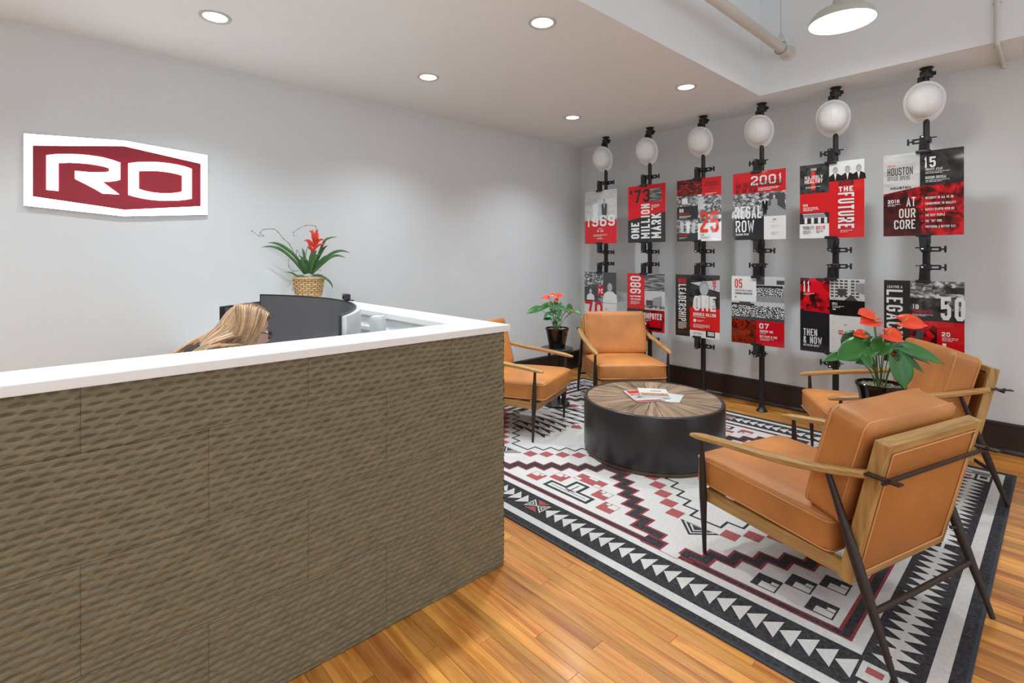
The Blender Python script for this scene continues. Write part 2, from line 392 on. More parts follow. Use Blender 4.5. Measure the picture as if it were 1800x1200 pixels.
# ================================================================= LAMPS
def spot(name, loc, w, size, blend, rad, parent, col=(.80, .915, 1.0)):
    l = bpy.data.lights.new(name, 'SPOT'); l.energy = w; l.spot_size = math.radians(size); l.spot_blend = blend
    l.shadow_soft_size = rad; l.color = col
    o = bpy.data.objects.new(name, l); COL.objects.link(o); o.parent = parent; o.location = loc; return o
ringm = MB().lathe([(.062, .0), (.064, -.004), (.074, -.008), (.083, -.007), (.086, 0)], 40, cap0=False, cap1=False).mesh('trim_ring', M_RINGW, 40)
lensm = MB().lathe([(.062, -.001), (.05, -.0025), (.02, -.0035)], 40).mesh('lens', M_LENS, 60)
DL = [(.706, 3.34, 'recessed ceiling downlight above the lit sign, leftmost in view'),
      (2.165, 2.105, 'recessed ceiling downlight nearest the soffit drop, above the desk corner'),
      (2.165, 3.34, 'recessed ceiling downlight between sign and corner, second from the room corner'),
      (3.858, 2.105, 'recessed ceiling downlight close to the soffit corner and hanging pipe'),
      (3.858, 3.33, 'recessed ceiling downlight nearest the far room corner'),
      (-.75, 2.105, 'added recessed ceiling downlight outside the view beyond the desk'),  # from here on: unseen downlights added along the same grid for light
      (-.75, 3.34, 'added recessed ceiling downlight outside the view by the sign wall'),
      (.706, 2.105, 'added recessed ceiling downlight outside the view over the desk front'),
      (-2.2, 2.72, 'added recessed ceiling downlight outside the view at the far left end')]
for x, y, lb in DL:
    t = thing('downlight', lb, 'ceiling light', (x, y, ZC), group='recessed downlights')
    link('trim_ring', ringm, t); link('lens', lensm, t)
    spot('downlight_beam', (0, 0, -.012), DOWN_W, 124, 1.0, .05, t)
def pendant(x, y, z, lb):
    t = thing('pendant_lamp', lb, 'pendant lamp', (x, y, z), group='enamel pendant lamps')
    sh = MB(); R = .19
    out = [(.052, .118), (.056, .105), (.075, .098), (.115, .088), (.150, .072), (.175, .046), (.188, .012), (R, 0)]
    inn = [(R-.003, .001), (.184, .013), (.171, .044), (.147, .068), (.113, .083), (.07, .092), (.02, .094)]
    sh.lathe(out+inn, 48, cap0=True, cap1=True); sh.build('lamp_shade', M_SHADE, t, 35)
    MB().lathe([(.05, .118), (.053, .125), (.05, .15), (.046, .152), (.046, .17), (.03, .2), (.012, .205)], 24).build('lamp_neck', M_SHADE, t, 35)
    MB().cyl((0, 0, .2), (0, 0, ZT-z), .008, n=10).build('stem', M_SHADE, t, 60)
    MB().lathe([(.06, ZT-z), (.06, ZT-z-.02), (.02, ZT-z-.03)], 24).build('canopy', M_SHADE, t, 40)
    MB().lathe([(.181, .020), (.12, .016), (.04, .014)], 40).build('diffuser', M_BULB, t, 60)
    spot('pendant_beam', (0, 0, .008), PEND_W, 150, .8, .13, t, (.80, .915, 1.0))
pendant(3.81, .985, 2.93, 'white enamel dome pendant lamp hanging below the raised ceiling')
for x, y, q in ((1.45, -1.9, 'over the open floor'), (-.9, .985, 'left of the viewer'), (3.81, -1.9, 'far to the right'), (-.9, -1.9, 'behind the viewer')):  # unseen pendants added to light the desk front and open floor
    pendant(x, y, 2.93, 'added white enamel dome pendant lamp outside the view, '+q)
# sprinkler pipe in a clevis hanger, conduit on the soffit
t = thing('ceiling_pipe', 'white painted pipe hanging in a wire clevis below the raised ceiling', 'pipe', (X1, 1.56, 3.10))
MB().tube([(0, 0, 0), (-.05, 0, 0), (-6.5, 0, 0)], .038, 20).build('pipe_run', M_PIPE, t, 50)
m = MB(); m.lathe([(.062, 0), (.06, .012), (.045, .02)], 24, M=Ry(-PI/2)); m.build('wall_flange', M_PIPE, t, 40)
m = MB(); cl = [(-.16, .05*math.sin(a), .05*math.cos(a)-.004) for a in np.linspace(.9, 2*PI-.9, 18)]
m.tube([(-.16, 0, .13)]+cl+[(-.16, 0, .13)], .004, 6); m.build('clevis', M_PIPE, t, 60)
MB().cyl((-.16, 0, .05), (-.16, 0, ZT-3.10), .0055, n=8).build('hanger_rod', M_PIPE, t, 60)
MB().tube([(-.157, .047*math.sin(a), .047*math.cos(a)) for a in np.linspace(0, 2*PI, 24)], .004, 6).build('clevis_band', M_CHROME, t, 60)
t = thing('wall_conduit', 'white painted conduit bending from the soffit face to the right wall', 'conduit', (X1, .30, ZC))
m = MB(); m.tube([(-.016, 0, ZT-ZC), (-.016, 0, .02)], .013, 10); m.build('riser', M_PIPE, t, 60)
m = MB(); m.tube(catmull([(-.016, 0, .03), (-.015, 0, -.006), (.01, 0, -.018), (.1, 0, -.017)], 5)+[(XW-X1-.03, 0, -.016), (XW-X1-.012, 0, -.026), (XW-X1-.012, 0, -.05)], .013, 10); m.build('elbow_run', M_PIPE, t, 60)
for z in (.25, .75): MB().rbox((-.008, 0, z), (.016, .05, .014), .004).build('strap', M_PIPE, t)
MB().rbox((.09, 0, -.008), (.014, .05, .016), .004).build('strap', M_PIPE, t)

# ================================================================= LIT SIGN
SGN_Y = YW-.06
t = thing('lit_sign', 'illuminated hexagonal red and white letter sign on the back wall', 'sign', (.355, YW, 1.92))
hexo = [(-.476, .216), (0, .248), (.48, .216), (.48, -.212), (0, -.25), (-.476, -.212)]
hexi = [(-.437, .150), (0, .211), (.437, .150), (.437, -.155), (0, -.208), (-.437, -.155)]
def xz(p): return Matrix(((1,0,0,0),(0,0,1,0),(0,1,0,0),(0,0,0,1)))
def plate(poly, y0, y1, mt, nm, par): return MB().prism(poly, y0, y1, 0, xz(0)).build(nm, mt, par)
plate(hexo, -.0005, -.028, M_SHADE, 'light_box', t); plate([(x*.999, z*.999) for x, z in hexo], -.0281, -.030, M_SIGNW, 'lit_face', t)
plate(hexi, -.0302, -.034, M_SIGNR, 'red_face', t)
def shift(pp): return [(x-.355, z-1.92) for x, z in pp]
RL = [(-0.022, 2.019), (0.01, 2.029), (0.048, 2.036), (0.087, 2.041), (0.127, 2.045), (0.167, 2.046), (0.208, 2.045), (0.25, 2.041), (0.292, 2.032), (0.334, 2.019), (0.334, 1.909), (0.32, 1.901), (0.301, 1.895), (0.28, 1.89), (0.241, 1.886), (0.329, 1.811), (0.244, 1.81), (0.208, 1.834), (0.161, 1.862), (0.11, 1.89), (0.11, 1.94), (0.138, 1.939), (0.173, 1.939), (0.208, 1.941), (0.244, 1.946), (0.277, 1.953), (0.277, 1.977), (0.25, 1.984), (0.214, 1.989), (0.173, 1.992), (0.127, 1.991), (0.082, 1.988), (0.033, 1.979), (0.033, 1.808), (-0.022, 1.81)]
OA = [(0.376, 2.02), (0.417, 2.032), (0.463, 2.04), (0.509, 2.046), (0.556, 2.049), (0.604, 2.048), (0.646, 2.045), (0.689, 2.039), (0.735, 2.026), (0.735, 1.815), (0.696, 1.804), (0.646, 1.795), (0.59, 1.79), (0.536, 1.788), (0.489, 1.79), (0.443, 1.796), (0.405, 1.804), (0.376, 1.813)]
OB = [(0.432, 1.975), (0.469, 1.981), (0.516, 1.987), (0.563, 1.988), (0.604, 1.986), (0.643, 1.981), (0.678, 1.973), (0.678, 1.86), (0.646, 1.849), (0.604, 1.841), (0.563, 1.838), (0.522, 1.838), (0.476, 1.844), (0.432, 1.856)]
plate(shift(RL), -.0342, -.038, M_SIGNL, 'letter', t)
def annulus(A, B, y0, y1):
    """ring between two outlines, matched by angle"""
    cx = sum(p[0] for p in A)/len(A); cz = sum(p[1] for p in A)/len(A)
    def ray(P, a):
        dx, dz = math.cos(a), math.sin(a); best = None
        for (x0, z0), (x1, z1) in zip(P, P[1:]+P[:1]):
            ex, ez = x1-x0, z1-z0; den = dx*ez-dz*ex
            if abs(den) < 1e-12: continue
            s = ((x0-cx)*ez-(z0-cz)*ex)/den; u = ((x0-cx)*dz-(z0-cz)*dx)/den
            if s > 0 and -1e-6 <= u <= 1+1e-6: best = s if best is None else max(best, s)
        return (cx+dx*best, cz+dz*best)
    an = sorted([math.atan2(p[1]-cz, p[0]-cx) for p in A+B])
    m = MB(); L = [[(*ray(P, a), y) for a in an] for P, y in ((A, y0), (A, y1), (B, y1), (B, y0), (A, y0))]
    m.ring(L, True, False, False, 0, xz(0)); return m
annulus(shift(OA), shift(OB), -.0342, -.038).build('letter', M_SIGNL, t)

# ================================================================= RECEPTION DESK
DX, DY, DZ = 1.525, 1.738, 1.062                 # carved face corner and top
desk = thing('reception_desk', 'reception desk clad in brown carved wave-textured panels', 'desk', (DX, DY, 0))
def relief(L, H, step, u0, v0, sz):
    """carved scoops in wavering rows; proud of the plane by a few millimetres"""
    nx, nz = max(2, int(round(L/step))), max(2, int(round(H/sz)))
    U, V = np.meshgrid(np.linspace(0, L, nx+1), np.linspace(0, H, nz+1))
    gu, gv = U+u0, V+v0
    p, q = .0205, .043
    w = (np.sin(gu*9.1+gv*7.3+1.1)+np.sin(gu*5.3-gv*11.7)+np.sin(gu*15.7+gv*4.1+2.))/3
    w2 = (np.sin(gu*61+gv*39)+np.sin(gu*43.7-gv*91.3+.7)+np.sin(gu*97.1+gv*123+2.2))/3
    rw = gv/p + .30*w + .05*w2; kr = np.floor(rw); s = rw-kr
    # rows of chisel gouges: each starts under a sharp lip and runs out downward
    jit = np.mod(np.sin(kr*12.9898)*43758.5453, 1.0)
    cu = gu/q+.5*np.mod(kr, 2)+.35*(jit-.5)+.25*w+.05*w2; kc = np.floor(cu); c = cu-kc
    rn = np.mod(np.sin(kr*78.233+kc*37.719)*24634.63, 1.0); rn2 = np.mod(np.sin(kr*39.3+kc*11.13+2.)*13758.1, 1.0)
    lens = np.clip(1-((c-.5)/(.31+.12*rn))**2, 0, 1)
    topz = .78-.16*(1-lens)+.14*(c-.5)
    ramp = np.clip((s-.22)/(topz-.22), 0, 1); cut = np.where(s < topz, ramp**1.3, np.clip(1-(s-topz)/.07, 0, 1))
    h = -cut*np.sqrt(lens)*(.65+.35*rn2)
    h = .0130+.0125*h+.0013*w2+.0012*w
    ed = np.minimum(np.minimum(U, L-U), np.minimum(V, H-V)); h = np.where(ed < .0012, h-.0015, h)
    return U, V, h
def panel_mesh(L, H, step, u0, v0, sz):
    U, V, h = relief(L, H, step, u0, v0, sz); nz, nx = U.shape
    vs = np.stack([U.ravel(), -h.ravel(), V.ravel()], 1)
    idx = np.arange(nx*nz).reshape(nz, nx)
    f = np.stack([idx[:-1, :-1], idx[:-1, 1:], idx[1:, 1:], idx[1:, :-1]], -1).reshape(-1, 4)
    me = bpy.data.meshes.new('carved_panel'); me.from_pydata(vs.tolist(), [], f.tolist()); me.materials.append(M_PANEL)
    me.shade_smooth(); return me
courses = [(.003, .31), (.31, .60), (.60, .89), (.89, DZ)]
seams = {0: .936, 1: .644, 2: .936-.588, 3: .644}
LEFT = -1.45
for c, (z0, z1) in enumerate(courses):
    base = (.936 if c in (0, 2) else .644); xs = [DX]; x = base+.5872
    while x > DX-.02: x -= .5872
    while x > LEFT: xs.append(x); x -= .5872
    xs.append(LEFT)
    for a, b in zip(xs[1:], xs[:-1]):
        o = link('carved_panel', panel_mesh(b-a-.0006, z1-z0-.0006, .0042, a, z0, .0024), desk)
        o.location = (a-DX, 0, z0)
# end return facing the lounge: same panels turned, coarser
for c, (z0, z1) in enumerate(courses):
    ys = [0, .29 if c % 2 else .587]
    while ys[-1]+.5872 < YW-DY: ys.append(ys[-1]+.5872)
    ys.append(YW-DY-.004)
    for a, b in zip(ys, ys[1:]):
        o = link('carved_panel', panel_mesh(b-a-.001, z1-z0-.001, .009, a+3, z0, .0045), desk)
        o.matrix_local = T(0, a, z0) @ Rz(PI/2)
MB().box(((LEFT-DX)/2-.002, .0025, DZ/2), (DX-LEFT-.008, .004, DZ-.004)).box((-.0025, (YW-DY)/2, DZ/2), (.004, YW-DY-.012, DZ-.004)).build('panel_backing', M_GAP, desk)
core = MB(); core.box(((LEFT-DX)/2-.005, .075, DZ/2), (DX-LEFT-.012, .138, DZ)); core.box((-.075, (YW-DY)/2+.07, DZ/2), (.138, YW-DY-.144, DZ)); core.build('desk_wall', M_DESKIN, desk)
ws = MB(); ws.rbox((-.50, 1.30, .725), (.70, 2.30, .03), .003); ws.rbox((-1.72, .46, .725), (1.72, .62, .03), .003); ws.build('work_surface', M_DESKIN, desk)
sh = MB(); sh.box((-.16, 1.35, .99), (.038, 2.1, .02)); sh.box((-.16, 1.35, .90), (.038, 2.1, .02)); sh.build('inner_shelf', M_DESKIN, desk)
MB().box((-2.4, .46, .36), (.03, .58, .70)).build('support_leg', M_DESKIN, desk)
MB().box((-.5, 2.3, .36), (.58, .03, .70)).build('support_leg', M_DESKIN, desk)
# counter top, a continuous L
a = .030; L = [(a, -.024), (a, YW-DY-.001), (-.165, YW-DY-.001), (-.165, .188), (LEFT-DX, .188), (LEFT-DX, -.024)]
bm = bmesh.new(); vv = [bm.verts.new((x, y, .001)) for x, y in L]; fc = bm.faces.new(vv)
ex = bmesh.ops.extrude_face_region(bm, geom=[fc]); bmesh.ops.translate(bm, vec=(0, 0, .029), verts=[v for v in ex['geom'] if isinstance(v, bmesh.types.BMVert)])
bmesh.ops.recalc_face_normals(bm, faces=bm.faces); bmesh.ops.bevel(bm, geom=[e for e in bm.edges], offset=.0018, segments=2, affect='EDGES')
me = bpy.data.meshes.new('countertop'); bm.to_mesh(me); bm.free(); me.materials.append(M_COUNTER); ct = tag(link('countertop', me), 'white solid-surface L-shaped transaction counter on top of the desk', 'countertop'); ct.location = (DX, DY, DZ)
# ================================================================= RUG
RX, RY, RWD, RLN, RT = 1.81, .21, 2.74, 3.566, .007
CU, CV = RWD/2, RLN/2
rug = MB().rbox((CU, CV, RT/2), (RWD, RLN, RT), .002, 2).build('area_rug', M_BIND)
rug.location = (RX, RY, 0); tag(rug, 'ivory, charcoal and red southwestern patterned area rug under the lounge chairs', 'rug')
pat = {'d': MB(), 'w': MB(), 'r': MB(), 'l': MB()}
RM = {'d': M_RUGD, 'w': M_RUGW, 'r': M_RUGR, 'l': M_RUGL}
LAY = {'n': 0}
def rp(poly, k, lay, sym=True):
    """flat woven piece at layer lay; mirrored into the four quarters of the rug"""
    z = RT+.0003*(lay+1)
    for mu in ((0, 1) if sym else (0,)):
        for mv in ((0, 1) if sym else (0,)):
            q = [((RWD-u if mu else u), (RLN-v if mv else v), z) for u, v in poly]
            A = sum(q[i][0]*q[(i+1) % len(q)][1]-q[(i+1) % len(q)][0]*q[i][1] for i in range(len(q)))
            if A < 0: q = q[::-1]
            pat[k].add(q, [tuple(range(len(q)))])
def rr(u0, v0, u1, v1, k, lay, sym=True): rp([(u0, v0), (u1, v0), (u1, v1), (u0, v1)], k, lay, sym)
def strip(path, w, k, lay, closed=False):
    n = len(path); P = [Vector(p) for p in path]; Lf = []; Rt = []
    for i in range(n):
        a = P[i-1] if (i > 0 or closed) else None; c = P[(i+1) % n] if (i < n-1 or closed) else None
        d0 = (P[i]-a).normalized() if a is not None else None; d1 = (c-P[i]).normalized() if c is not None else None
        if d0 is None: d0 = d1
        if d1 is None: d1 = d0
        n0 = Vector((-d0.y, d0.x)); n1 = Vector((-d1.y, d1.x)); b = (n0+n1)
        b = b.normalized() if b.length > 1e-6 else n0
        s = w/2/max(.35, b.dot(n0)); Lf.append(P[i]+b*s); Rt.append(P[i]-b*s)
    for i in range(n if closed else n-1):
        j = (i+1) % n; rp([tuple(Lf[i]), tuple(Lf[j]), tuple(Rt[j]), tuple(Rt[i])], k, lay)
e = .012
rr(e, e, CU, CV, 'd', 0); rr(.05, .05, CU, CV, 'w', 1); rr(.098, .098, CU, CV, 'd', 2)
rr(.286, .272, CU, CV, 'w', 3)
rr(.332, .312, CU, CV, 'l', 4); rr(.341, .322, CU, CV, 'd', 5); rr(.363, .352, CU, CV, 'l', 6); rr(.373, .364, CU, CV, 'w', 7)
# triangles down the long borders, bow at the middle
v = .272
while v < 1.70:
    rp([(.141, v), (.255, v), (.197, v+.058)], 'w', 8); v += .0602
for sg in (1,): 
    rp([(.142, CV), (.255, CV), (.198, CV-.001)], 'w', 8)
rp([(.150, 1.722), (.250, 1.722), (.199, CV)], 'w', 8); rp([(.166, 1.728), (.234, 1.728), (.199, 1.772)], 'd', 9); rp([(.178, 1.732), (.222, 1.732), (.199, 1.76)], 'w', 10); rp([(.188, 1.735), (.212, 1.735), (.199, 1.75)], 'd', 11)
rp([(.142, CV-.045), (.142, CV), (.185, CV)], 'r', 9); rp([(.256, CV-.045), (.256, CV), (.213, CV)], 'r', 9)
# spears across the short ends
u = .285
while u < CU-.03:
    c = min(u+.0315, CU)
    rp([(u, .190), (u+.0625, .190), (u+.036, .124)], 'w', 8); rp([(u, .190), (u+.0625, .190), (u+.036, .250)], 'w', 8); u += .0625
rr(.285, .184, CU, .196, 'w', 9)
rr(.165, .18, .262, .262, 'w', 8); rr(.205, .196, .24, .244, 'r', 9); rr(.118, .108, .15, .25, 'w', 8); rr(.126, .116, .142, .20, 'd', 9); rr(.165, .11, .262, .168, 'w', 8); rr(.18, .122, .23, .156, 'd', 9)
# big stepped mountain on the long sides
st, sv = .0775, .083
def stairs(u0, v0, du, dv, n):
    P = [(u0, v0)]; u, v = u0, v0
    for i in range(n): v += dv; P.append((u, v)); u += du; P.append((u, v))
    return P
P = stairs(.905, CV, -st, -sv, 7); P = P[:-1]
P[-1] = (P[-1][0], 1.165)
P2 = P+[(.368, 1.165), (.368, 1.10)]
strip(P2, .068, 'l', 8); strip(P2, .042, 'd', 9)
rr(.325, 1.088, .408, 1.20, 'l', 10); rr(.337, 1.100, .396, 1.20, 'd', 11)
# gap in the long line, then the corner stair
rr(.322, 1.0, .42, 1.088, 'w', 12)
Q = stairs(.40, .985, st, -sv, 7)
strip([(.365, .985)]+Q, .064, 'l', 13); strip([(.36, .985)]+Q, .04, 'd', 14)
rr(.345, .93, .425, .999, 'l', 10); rr(.357, .93, .413, .988, 'd', 11)
# inverted T motif and its stepped red blocks
Tm = [(.416, CV), (.416, 1.612), (.500, 1.612), (.500, 1.728), (.600, 1.728), (.600, CV)]
rp([(.416, CV), (.416, 1.612), (.500, 1.612), (.500, CV)], 'd', 8); rp([(.500, CV), (.500, 1.728), (.600, 1.728), (.600, CV)], 'd', 8)
rr(.436, 1.634, .481, CV, 'w', 9); rr(.47, 1.750, .578, CV, 'w', 9); rr(.455, 1.65, .460, CV, 'd', 10); rr(.46, CV-.004, .56, CV, 'd', 10)
def stepblock(u, v, s=.1, k='r', lay=8):
    rr(u, v, u+s, v+s, k, lay); 
    rr(u+.05*s/.1, v+.004, u+s-.004, v+.55*s, 'w', lay+1); rr(u+.72*s, v+.5*s, u+s-.004, v+.8*s, 'w', lay+1)
stepblock(.424, 1.455); stepblock(.522, 1.568); rr(.622, 1.68, .716, CV, 'r', 8); rr(.626, 1.684, .655, 1.73, 'w', 9); rr(.69, 1.75, .712, CV, 'w', 9)
# dark stepped blocks in the corners
for u, v in ((.40, .602), (.50, .50), (.60, .398), (.40, .392)):
    rr(u, v, u+.1, v+.1, 'd', 8); rr(u+.006, v+.006, u+.05, v+.07, 'w', 9); rr(u+.045, v+.006, u+.072, v+.035, 'w', 9)
# red squares and fine zigzag forming the inner diamond chain
for k in range(-4, 4):
    u, v = .89-st*k, 1.431-sv*k
    rr(u, v, u+.078, v+.079, 'r', 8)
for k in range(9):
    u, v = .66+st*k, .96-.0*k-sv*k
    if v > .37: rr(u, v-.079, u+.078, v, 'r', 8)
Z = [(.735, 1.07)]; u, v = .735, 1.07
for k in range(9): v += sv; Z.append((u, v)); u += st; Z.append((u, v))
strip([p for p in Z if p[1] <= CV+.01], .014, 'd', 8)
Z = [(.735, 1.07)]; u, v = .735, 1.07
for k in range(8): v -= sv; Z.append((u, v)); u += st; Z.append((u, v))
strip([p for p in Z if p[1] > .37], .014, 'd', 8)
# nested triangle where the chains meet
for k, (o_, ky) in enumerate(((0, 'd'), (.016, 'w'), (.026, 'd'), (.042, 'w'), (.052, 'd'))):
    rp([(.552+o_*1.1, 1.066), (.664-o_*.25, 1.172-o_*1.4), (.664-o_*.25, .955+o_*1.4)], ky, 8+k)
# feathered motif on the long axis
for r_ in range(4):
    for k in range(3):
        v0 = .60+.125*k+.035*(r_ % 2); u0 = CU-.035-.095*r_
        rp([(u0, v0), (u0-.055, v0+.19), (u0-.012, v0+.15), (u0+.010, v0+.20)], 'd', 8)
rp([(CU, 1.02), (CU, 1.14), (CU-.05, 1.06)], 'r', 8); rp([(CU, 1.16), (CU, 1.26), (CU-.04, 1.2)], 'r', 8)
for k in range(4):
    rr(CU-.06*k-.05, .40+.02*k, CU-.06*k, .47-.0*k, 'r' if k % 2 else 'd', 8)
nm = {'d': 'charcoal_pattern', 'w': 'ivory_pattern', 'r': 'red_pattern', 'l': 'red_outline'}
allp = MB(); base = rug.data; allp.v = [tuple(v.co) for v in base.vertices]; allp.f = [tuple(p.vertices) for p in base.polygons]; allp.m = [0]*len(allp.f)
for i, (k, m) in enumerate(pat.items()): allp.add(m.v, m.f, i+1)
me = bpy.data.meshes.new('area_rug'); me.from_pydata(allp.v, [], allp.f)
for m in [M_BIND]+[RM[k] for k in pat]: me.materials.append(m)
me.polygons.foreach_set('material_index', allp.m); rug.data = me

# ================================================================= LOUNGE CHAIRS
def cushion(hx, hy, hz, r, crown, n=12, front=0):
    vs = []; fs = []; idx = {}
    g = [-1+2*i/n for i in range(n+1)]; g = [math.copysign(abs(a)**.75, a) for a in g]
    def vert(p):
        key = tuple(round(c, 5) for c in p)
        if key in idx: return idx[key]
        q = Vector((p[0]*hx, p[1]*hy, p[2]*hz))
        inn = Vector((max(-hx+r, min(hx-r, q.x)), max(-hy+r, min(hy-r, q.y)), max(-hz+r, min(hz-r, q.z))))
        d = q-inn
        if d.length > 1e-9: q = inn+d.normalized()*r
        fx, fy, fz = (1-p[0]**2), (1-p[1]**2), (1-p[2]**2)
        q.z += crown*p[2]*(max(0, fx)*max(0, fy))**.6
        q.y += .45*crown*p[1]*(max(0, fx)*max(0, fz))**.6
        q.x += .3*crown*p[0]*(max(0, fy)*max(0, fz))**.6
        nn = noise.noise(q*9)*.0028; q += q.normalized()*nn
        idx[key] = len(vs); vs.append(q); return idx[key]
    for ax in range(3):
        for s in (-1, 1):
            for i in range(n):
                for j in range(n):
                    quad = []
                    for a, b in ((i, j), (i+1, j), (i+1, j+1), (i, j+1)):
                        p = [0, 0, 0]; p[ax] = s; p[(ax+1) % 3] = g[a]; p[(ax+2) % 3] = g[b]; quad.append(vert(tuple(p)))
                    fs.append(tuple(quad if s > 0 else quad[::-1]))
    return vs, fs
def rrect(hx, hy, r, z, n=5):
    P = []
    for cx, cy, a0 in ((hx-r, hy-r, 0), (-hx+r, hy-r, PI/2), (-hx+r, -hy+r, PI), (hx-r, -hy+r, 1.5*PI)):
        for k in range(n+1):
            a = a0+PI/2*k/n; P.append((cx+r*math.cos(a), cy+r*math.sin(a), z))
    P.append(P[0]); return P
LEAN = math.radians(13.3)
def make_chair():
    t = thing('lounge_chair', '', 'armchair')
    # seat cushion with piping
    Ms = T(0, .130, .362) @ Rx(math.radians(2.0))
    vs, fs = cushion(.303, .325, .074, .026, .016)
    sc = MB().add(vs, fs, 0).build('seat_cushion', M_LEATHER, t, 180, Ms)
    m = MB()
    for z in (.052, -.056): m.tube(rrect(.3045, .3265, .03, z), .0035, 6)
    m.build('piping', M_PIPING, sc, 180)
    # back cushion
    Mb = T(0, -.205, .625) @ Rx(LEAN+.03)
    vs, fs = cushion(.300, .079, .203, .022, .012)
    bc = MB().add(vs, fs, 0).build('back_cushion', M_LEATHER, t, 180, Mb)
    m = MB()
    for y in (.058, -.06): m.tube([(p[0], y, p[1]) for p in rrect(.3015, .2045, .034, 0)], .0035, 6)
    m.build('piping', M_PIPING, bc, 180)
    # wooden back frame: an open rectangle, leaning
    Mf = T(0, -.248, .228) @ Rx(LEAN)
    H, W, D = .548, .632, .046
    f = MB()
    for s in (-1, 1): f.rbox((s*(W/2-.016), 0, H/2), (.032, D, H), .003, mi=0, M=Mf)
    f.rbox((0, 0, H-.016), (W-.064, D, .032), .003, mi=1, M=Mf); f.rbox((0, 0, .016), (W-.064, D, .032), .003, mi=1, M=Mf)
    f.build('back_frame', [M_OAKZ, M_OAKX], t)
    bp = MB(); vs, fs = cushion(W/2-.033, .020, H/2-.033, .010, .006, 10)
    bp.add(vs, fs, 0, Mf @ T(0, -.004, H/2)); bpo = bp.build('back_panel', M_LEATHER2, t, 180)
    m = MB(); m.tube([tuple(Mf @ Vector((p[0], -.024, p[1]+H/2))) for p in rrect(W/2-.037, H/2-.037, .010, 0)], .0035, 6); m.build('piping', M_PIPING, bpo, 180)
    # seat frame: rails and slats below the cushion
    f = MB()
    for s in (-1, 1): f.rbox((s*.294, .075, .262), (.034, .66, .052), .004)
    f.rbox((0, .392, .262), (.552, .03, .052), .004, mi=1)
    for y in (.25, .08, -.09): f.rbox((0, y, .262), (.552, .06, .02), .003, mi=1)
    f.build('seat_frame', [M_OAK, M_OAKX], t)
    for s in (-1, 1):
        # arm
        L = []; n = 22
        for i in range(n+1):
            u = i/n; y = .459-.792*u; z = .532+.112*u-.012*math.sin(PI*u)+.006*math.sin(2*PI*u); x = s*(.331+.010*math.sin(PI*u))
            w = .0235*min(1, .45+u*6)*(1 if u < .93 else 1-(u-.93)*2.0); h = .0135*min(1, .55+u*8)
            ca = [(-1, -.55), (-.6, -1), (.6, -1), (1, -.55), (1, .55), (.6, 1), (-.6, 1), (-1, .55)]
            L.append([(x+w*a, y, z+h*b) for a, b in ca])
        MB().ring(L).build('arm', M_OAK, t, 50)
        # front and rear legs, thick in the middle
        m = MB(); pr = [(0, .0085), (.12, .0115), (.24, .0165), (.30, .0175), (.36, .016), (.525, .0095)]
        m.tube([(s*.331, .376+.018*z/.53, z) for z, r in pr], [r for z, r in pr], 14); m.build('leg', M_BRONZE, t, 50)
        m = MB(); pr = [(0, .0095), (.12, .0135), (.26, .0185), (.36, .0185), (.5, .013), (.615, .010)]
        m.tube([(s*.331, -.422+.225*z/.615, z) for z, r in pr], [r for z, r in pr], 14); m.build('leg', M_BRONZE, t, 50)
        m = MB(); m.cyl((s*.30, .386, .262), (s*.331, .386, .262), .007, n=8); m.cyl((s*.30, -.30, .30), (s*.331, -.32, .30), .007, n=8); m.build('frame_bolt', M_BRONZE, t, 50)
    # flat metal strap: from the arms, round behind the back
    m = MB()
    for s in (-1, 1):
        m.box((s*.331, -.375, .648), (.03, .13, .006)); m.cyl((s*.331, -.405, .640), (s*.331, -.405, .656), .006, n=8)
    m.rbox((0, -.394, .640), (.70, .010, .015), .002)
    m.build('back_strap', M_BRONZE, t, 50)
    MB().tube([(-.331, -.355, .185), (-.1, -.357, .183), (.1, -.357, .183), (.331, -.355, .185)], .0105, 12).build('stretcher', M_BRONZE, t, 50)
    return t
ch = make_chair()
poses = [(2.475, .687, 73.56, 'tan leather armchair nearest the viewer, seen from behind at the front of the rug'),
         (4.088, 2.924, 231.0, 'tan leather armchair facing the viewer between coffee table and far corner'),
         (2.845, 3.169, -68.76, 'tan leather armchair half hidden behind the reception desk'),
         (4.001, .749, 121.26, 'tan leather armchair against the poster wall behind the large potted anthurium')]
for i, (x, y, a, lb) in enumerate(poses):
    if i == 0: o = ch
    else: o = dup(ch, (x, y, 0), 0, lb)
    o.location = (x, y, RT+.0052); o.rotation_euler = (0, 0, math.radians(a-90)); o['label'] = lb; o['group'] = 'lounge chairs around the coffee table'

# ================================================================= COFFEE TABLE
TZ = RT+.0052
t = thing('coffee_table', 'round black drum coffee table with radial reclaimed wood top', 'coffee table', (3.22, 2.02, TZ))
MB().lathe([(.480, 0), (.486, .003), (.486, .022), (.478, .028)], 72).build('base_ring', M_DRUMBASE, t, 40)
MB().lathe([(.470, .026), (.488, .028), (.490, .034), (.490, .366), (.487, .374), (.480, .377), (.470, .377), (.467, .372), (.467, .355), (.40, .355)], 96, cap0=True, cap1=True).build('drum', M_DRUM, t, 40)
rr_ = random.Random(5); ang = []; a = .1
while a < 2*PI+.1-.12: ang.append(a); a += rr_.uniform(.22, .36)
ang.append(2*PI+.1)
for a, b in zip(ang, ang[1:]):
    g = .0009; n = max(2, int((b-a)/.06)); r1 = .4655; mid = (a+b)/2
    pts = [(g/math.sin(max(.05, (b-a)/2))*1.0, 0)]
    pts = [(.012, 0)]+[(r1*math.cos(q), r1*math.sin(q)) for q in np.linspace(-(b-a)/2+g/r1*1.5, (b-a)/2-g/r1*1.5, n+1)]
    o = MB().prism(pts, .3555, .3735+rr_.uniform(-.0008, .0006)).build('plank', M_TABLE, t); o.rotation_euler = (0, 0, mid)
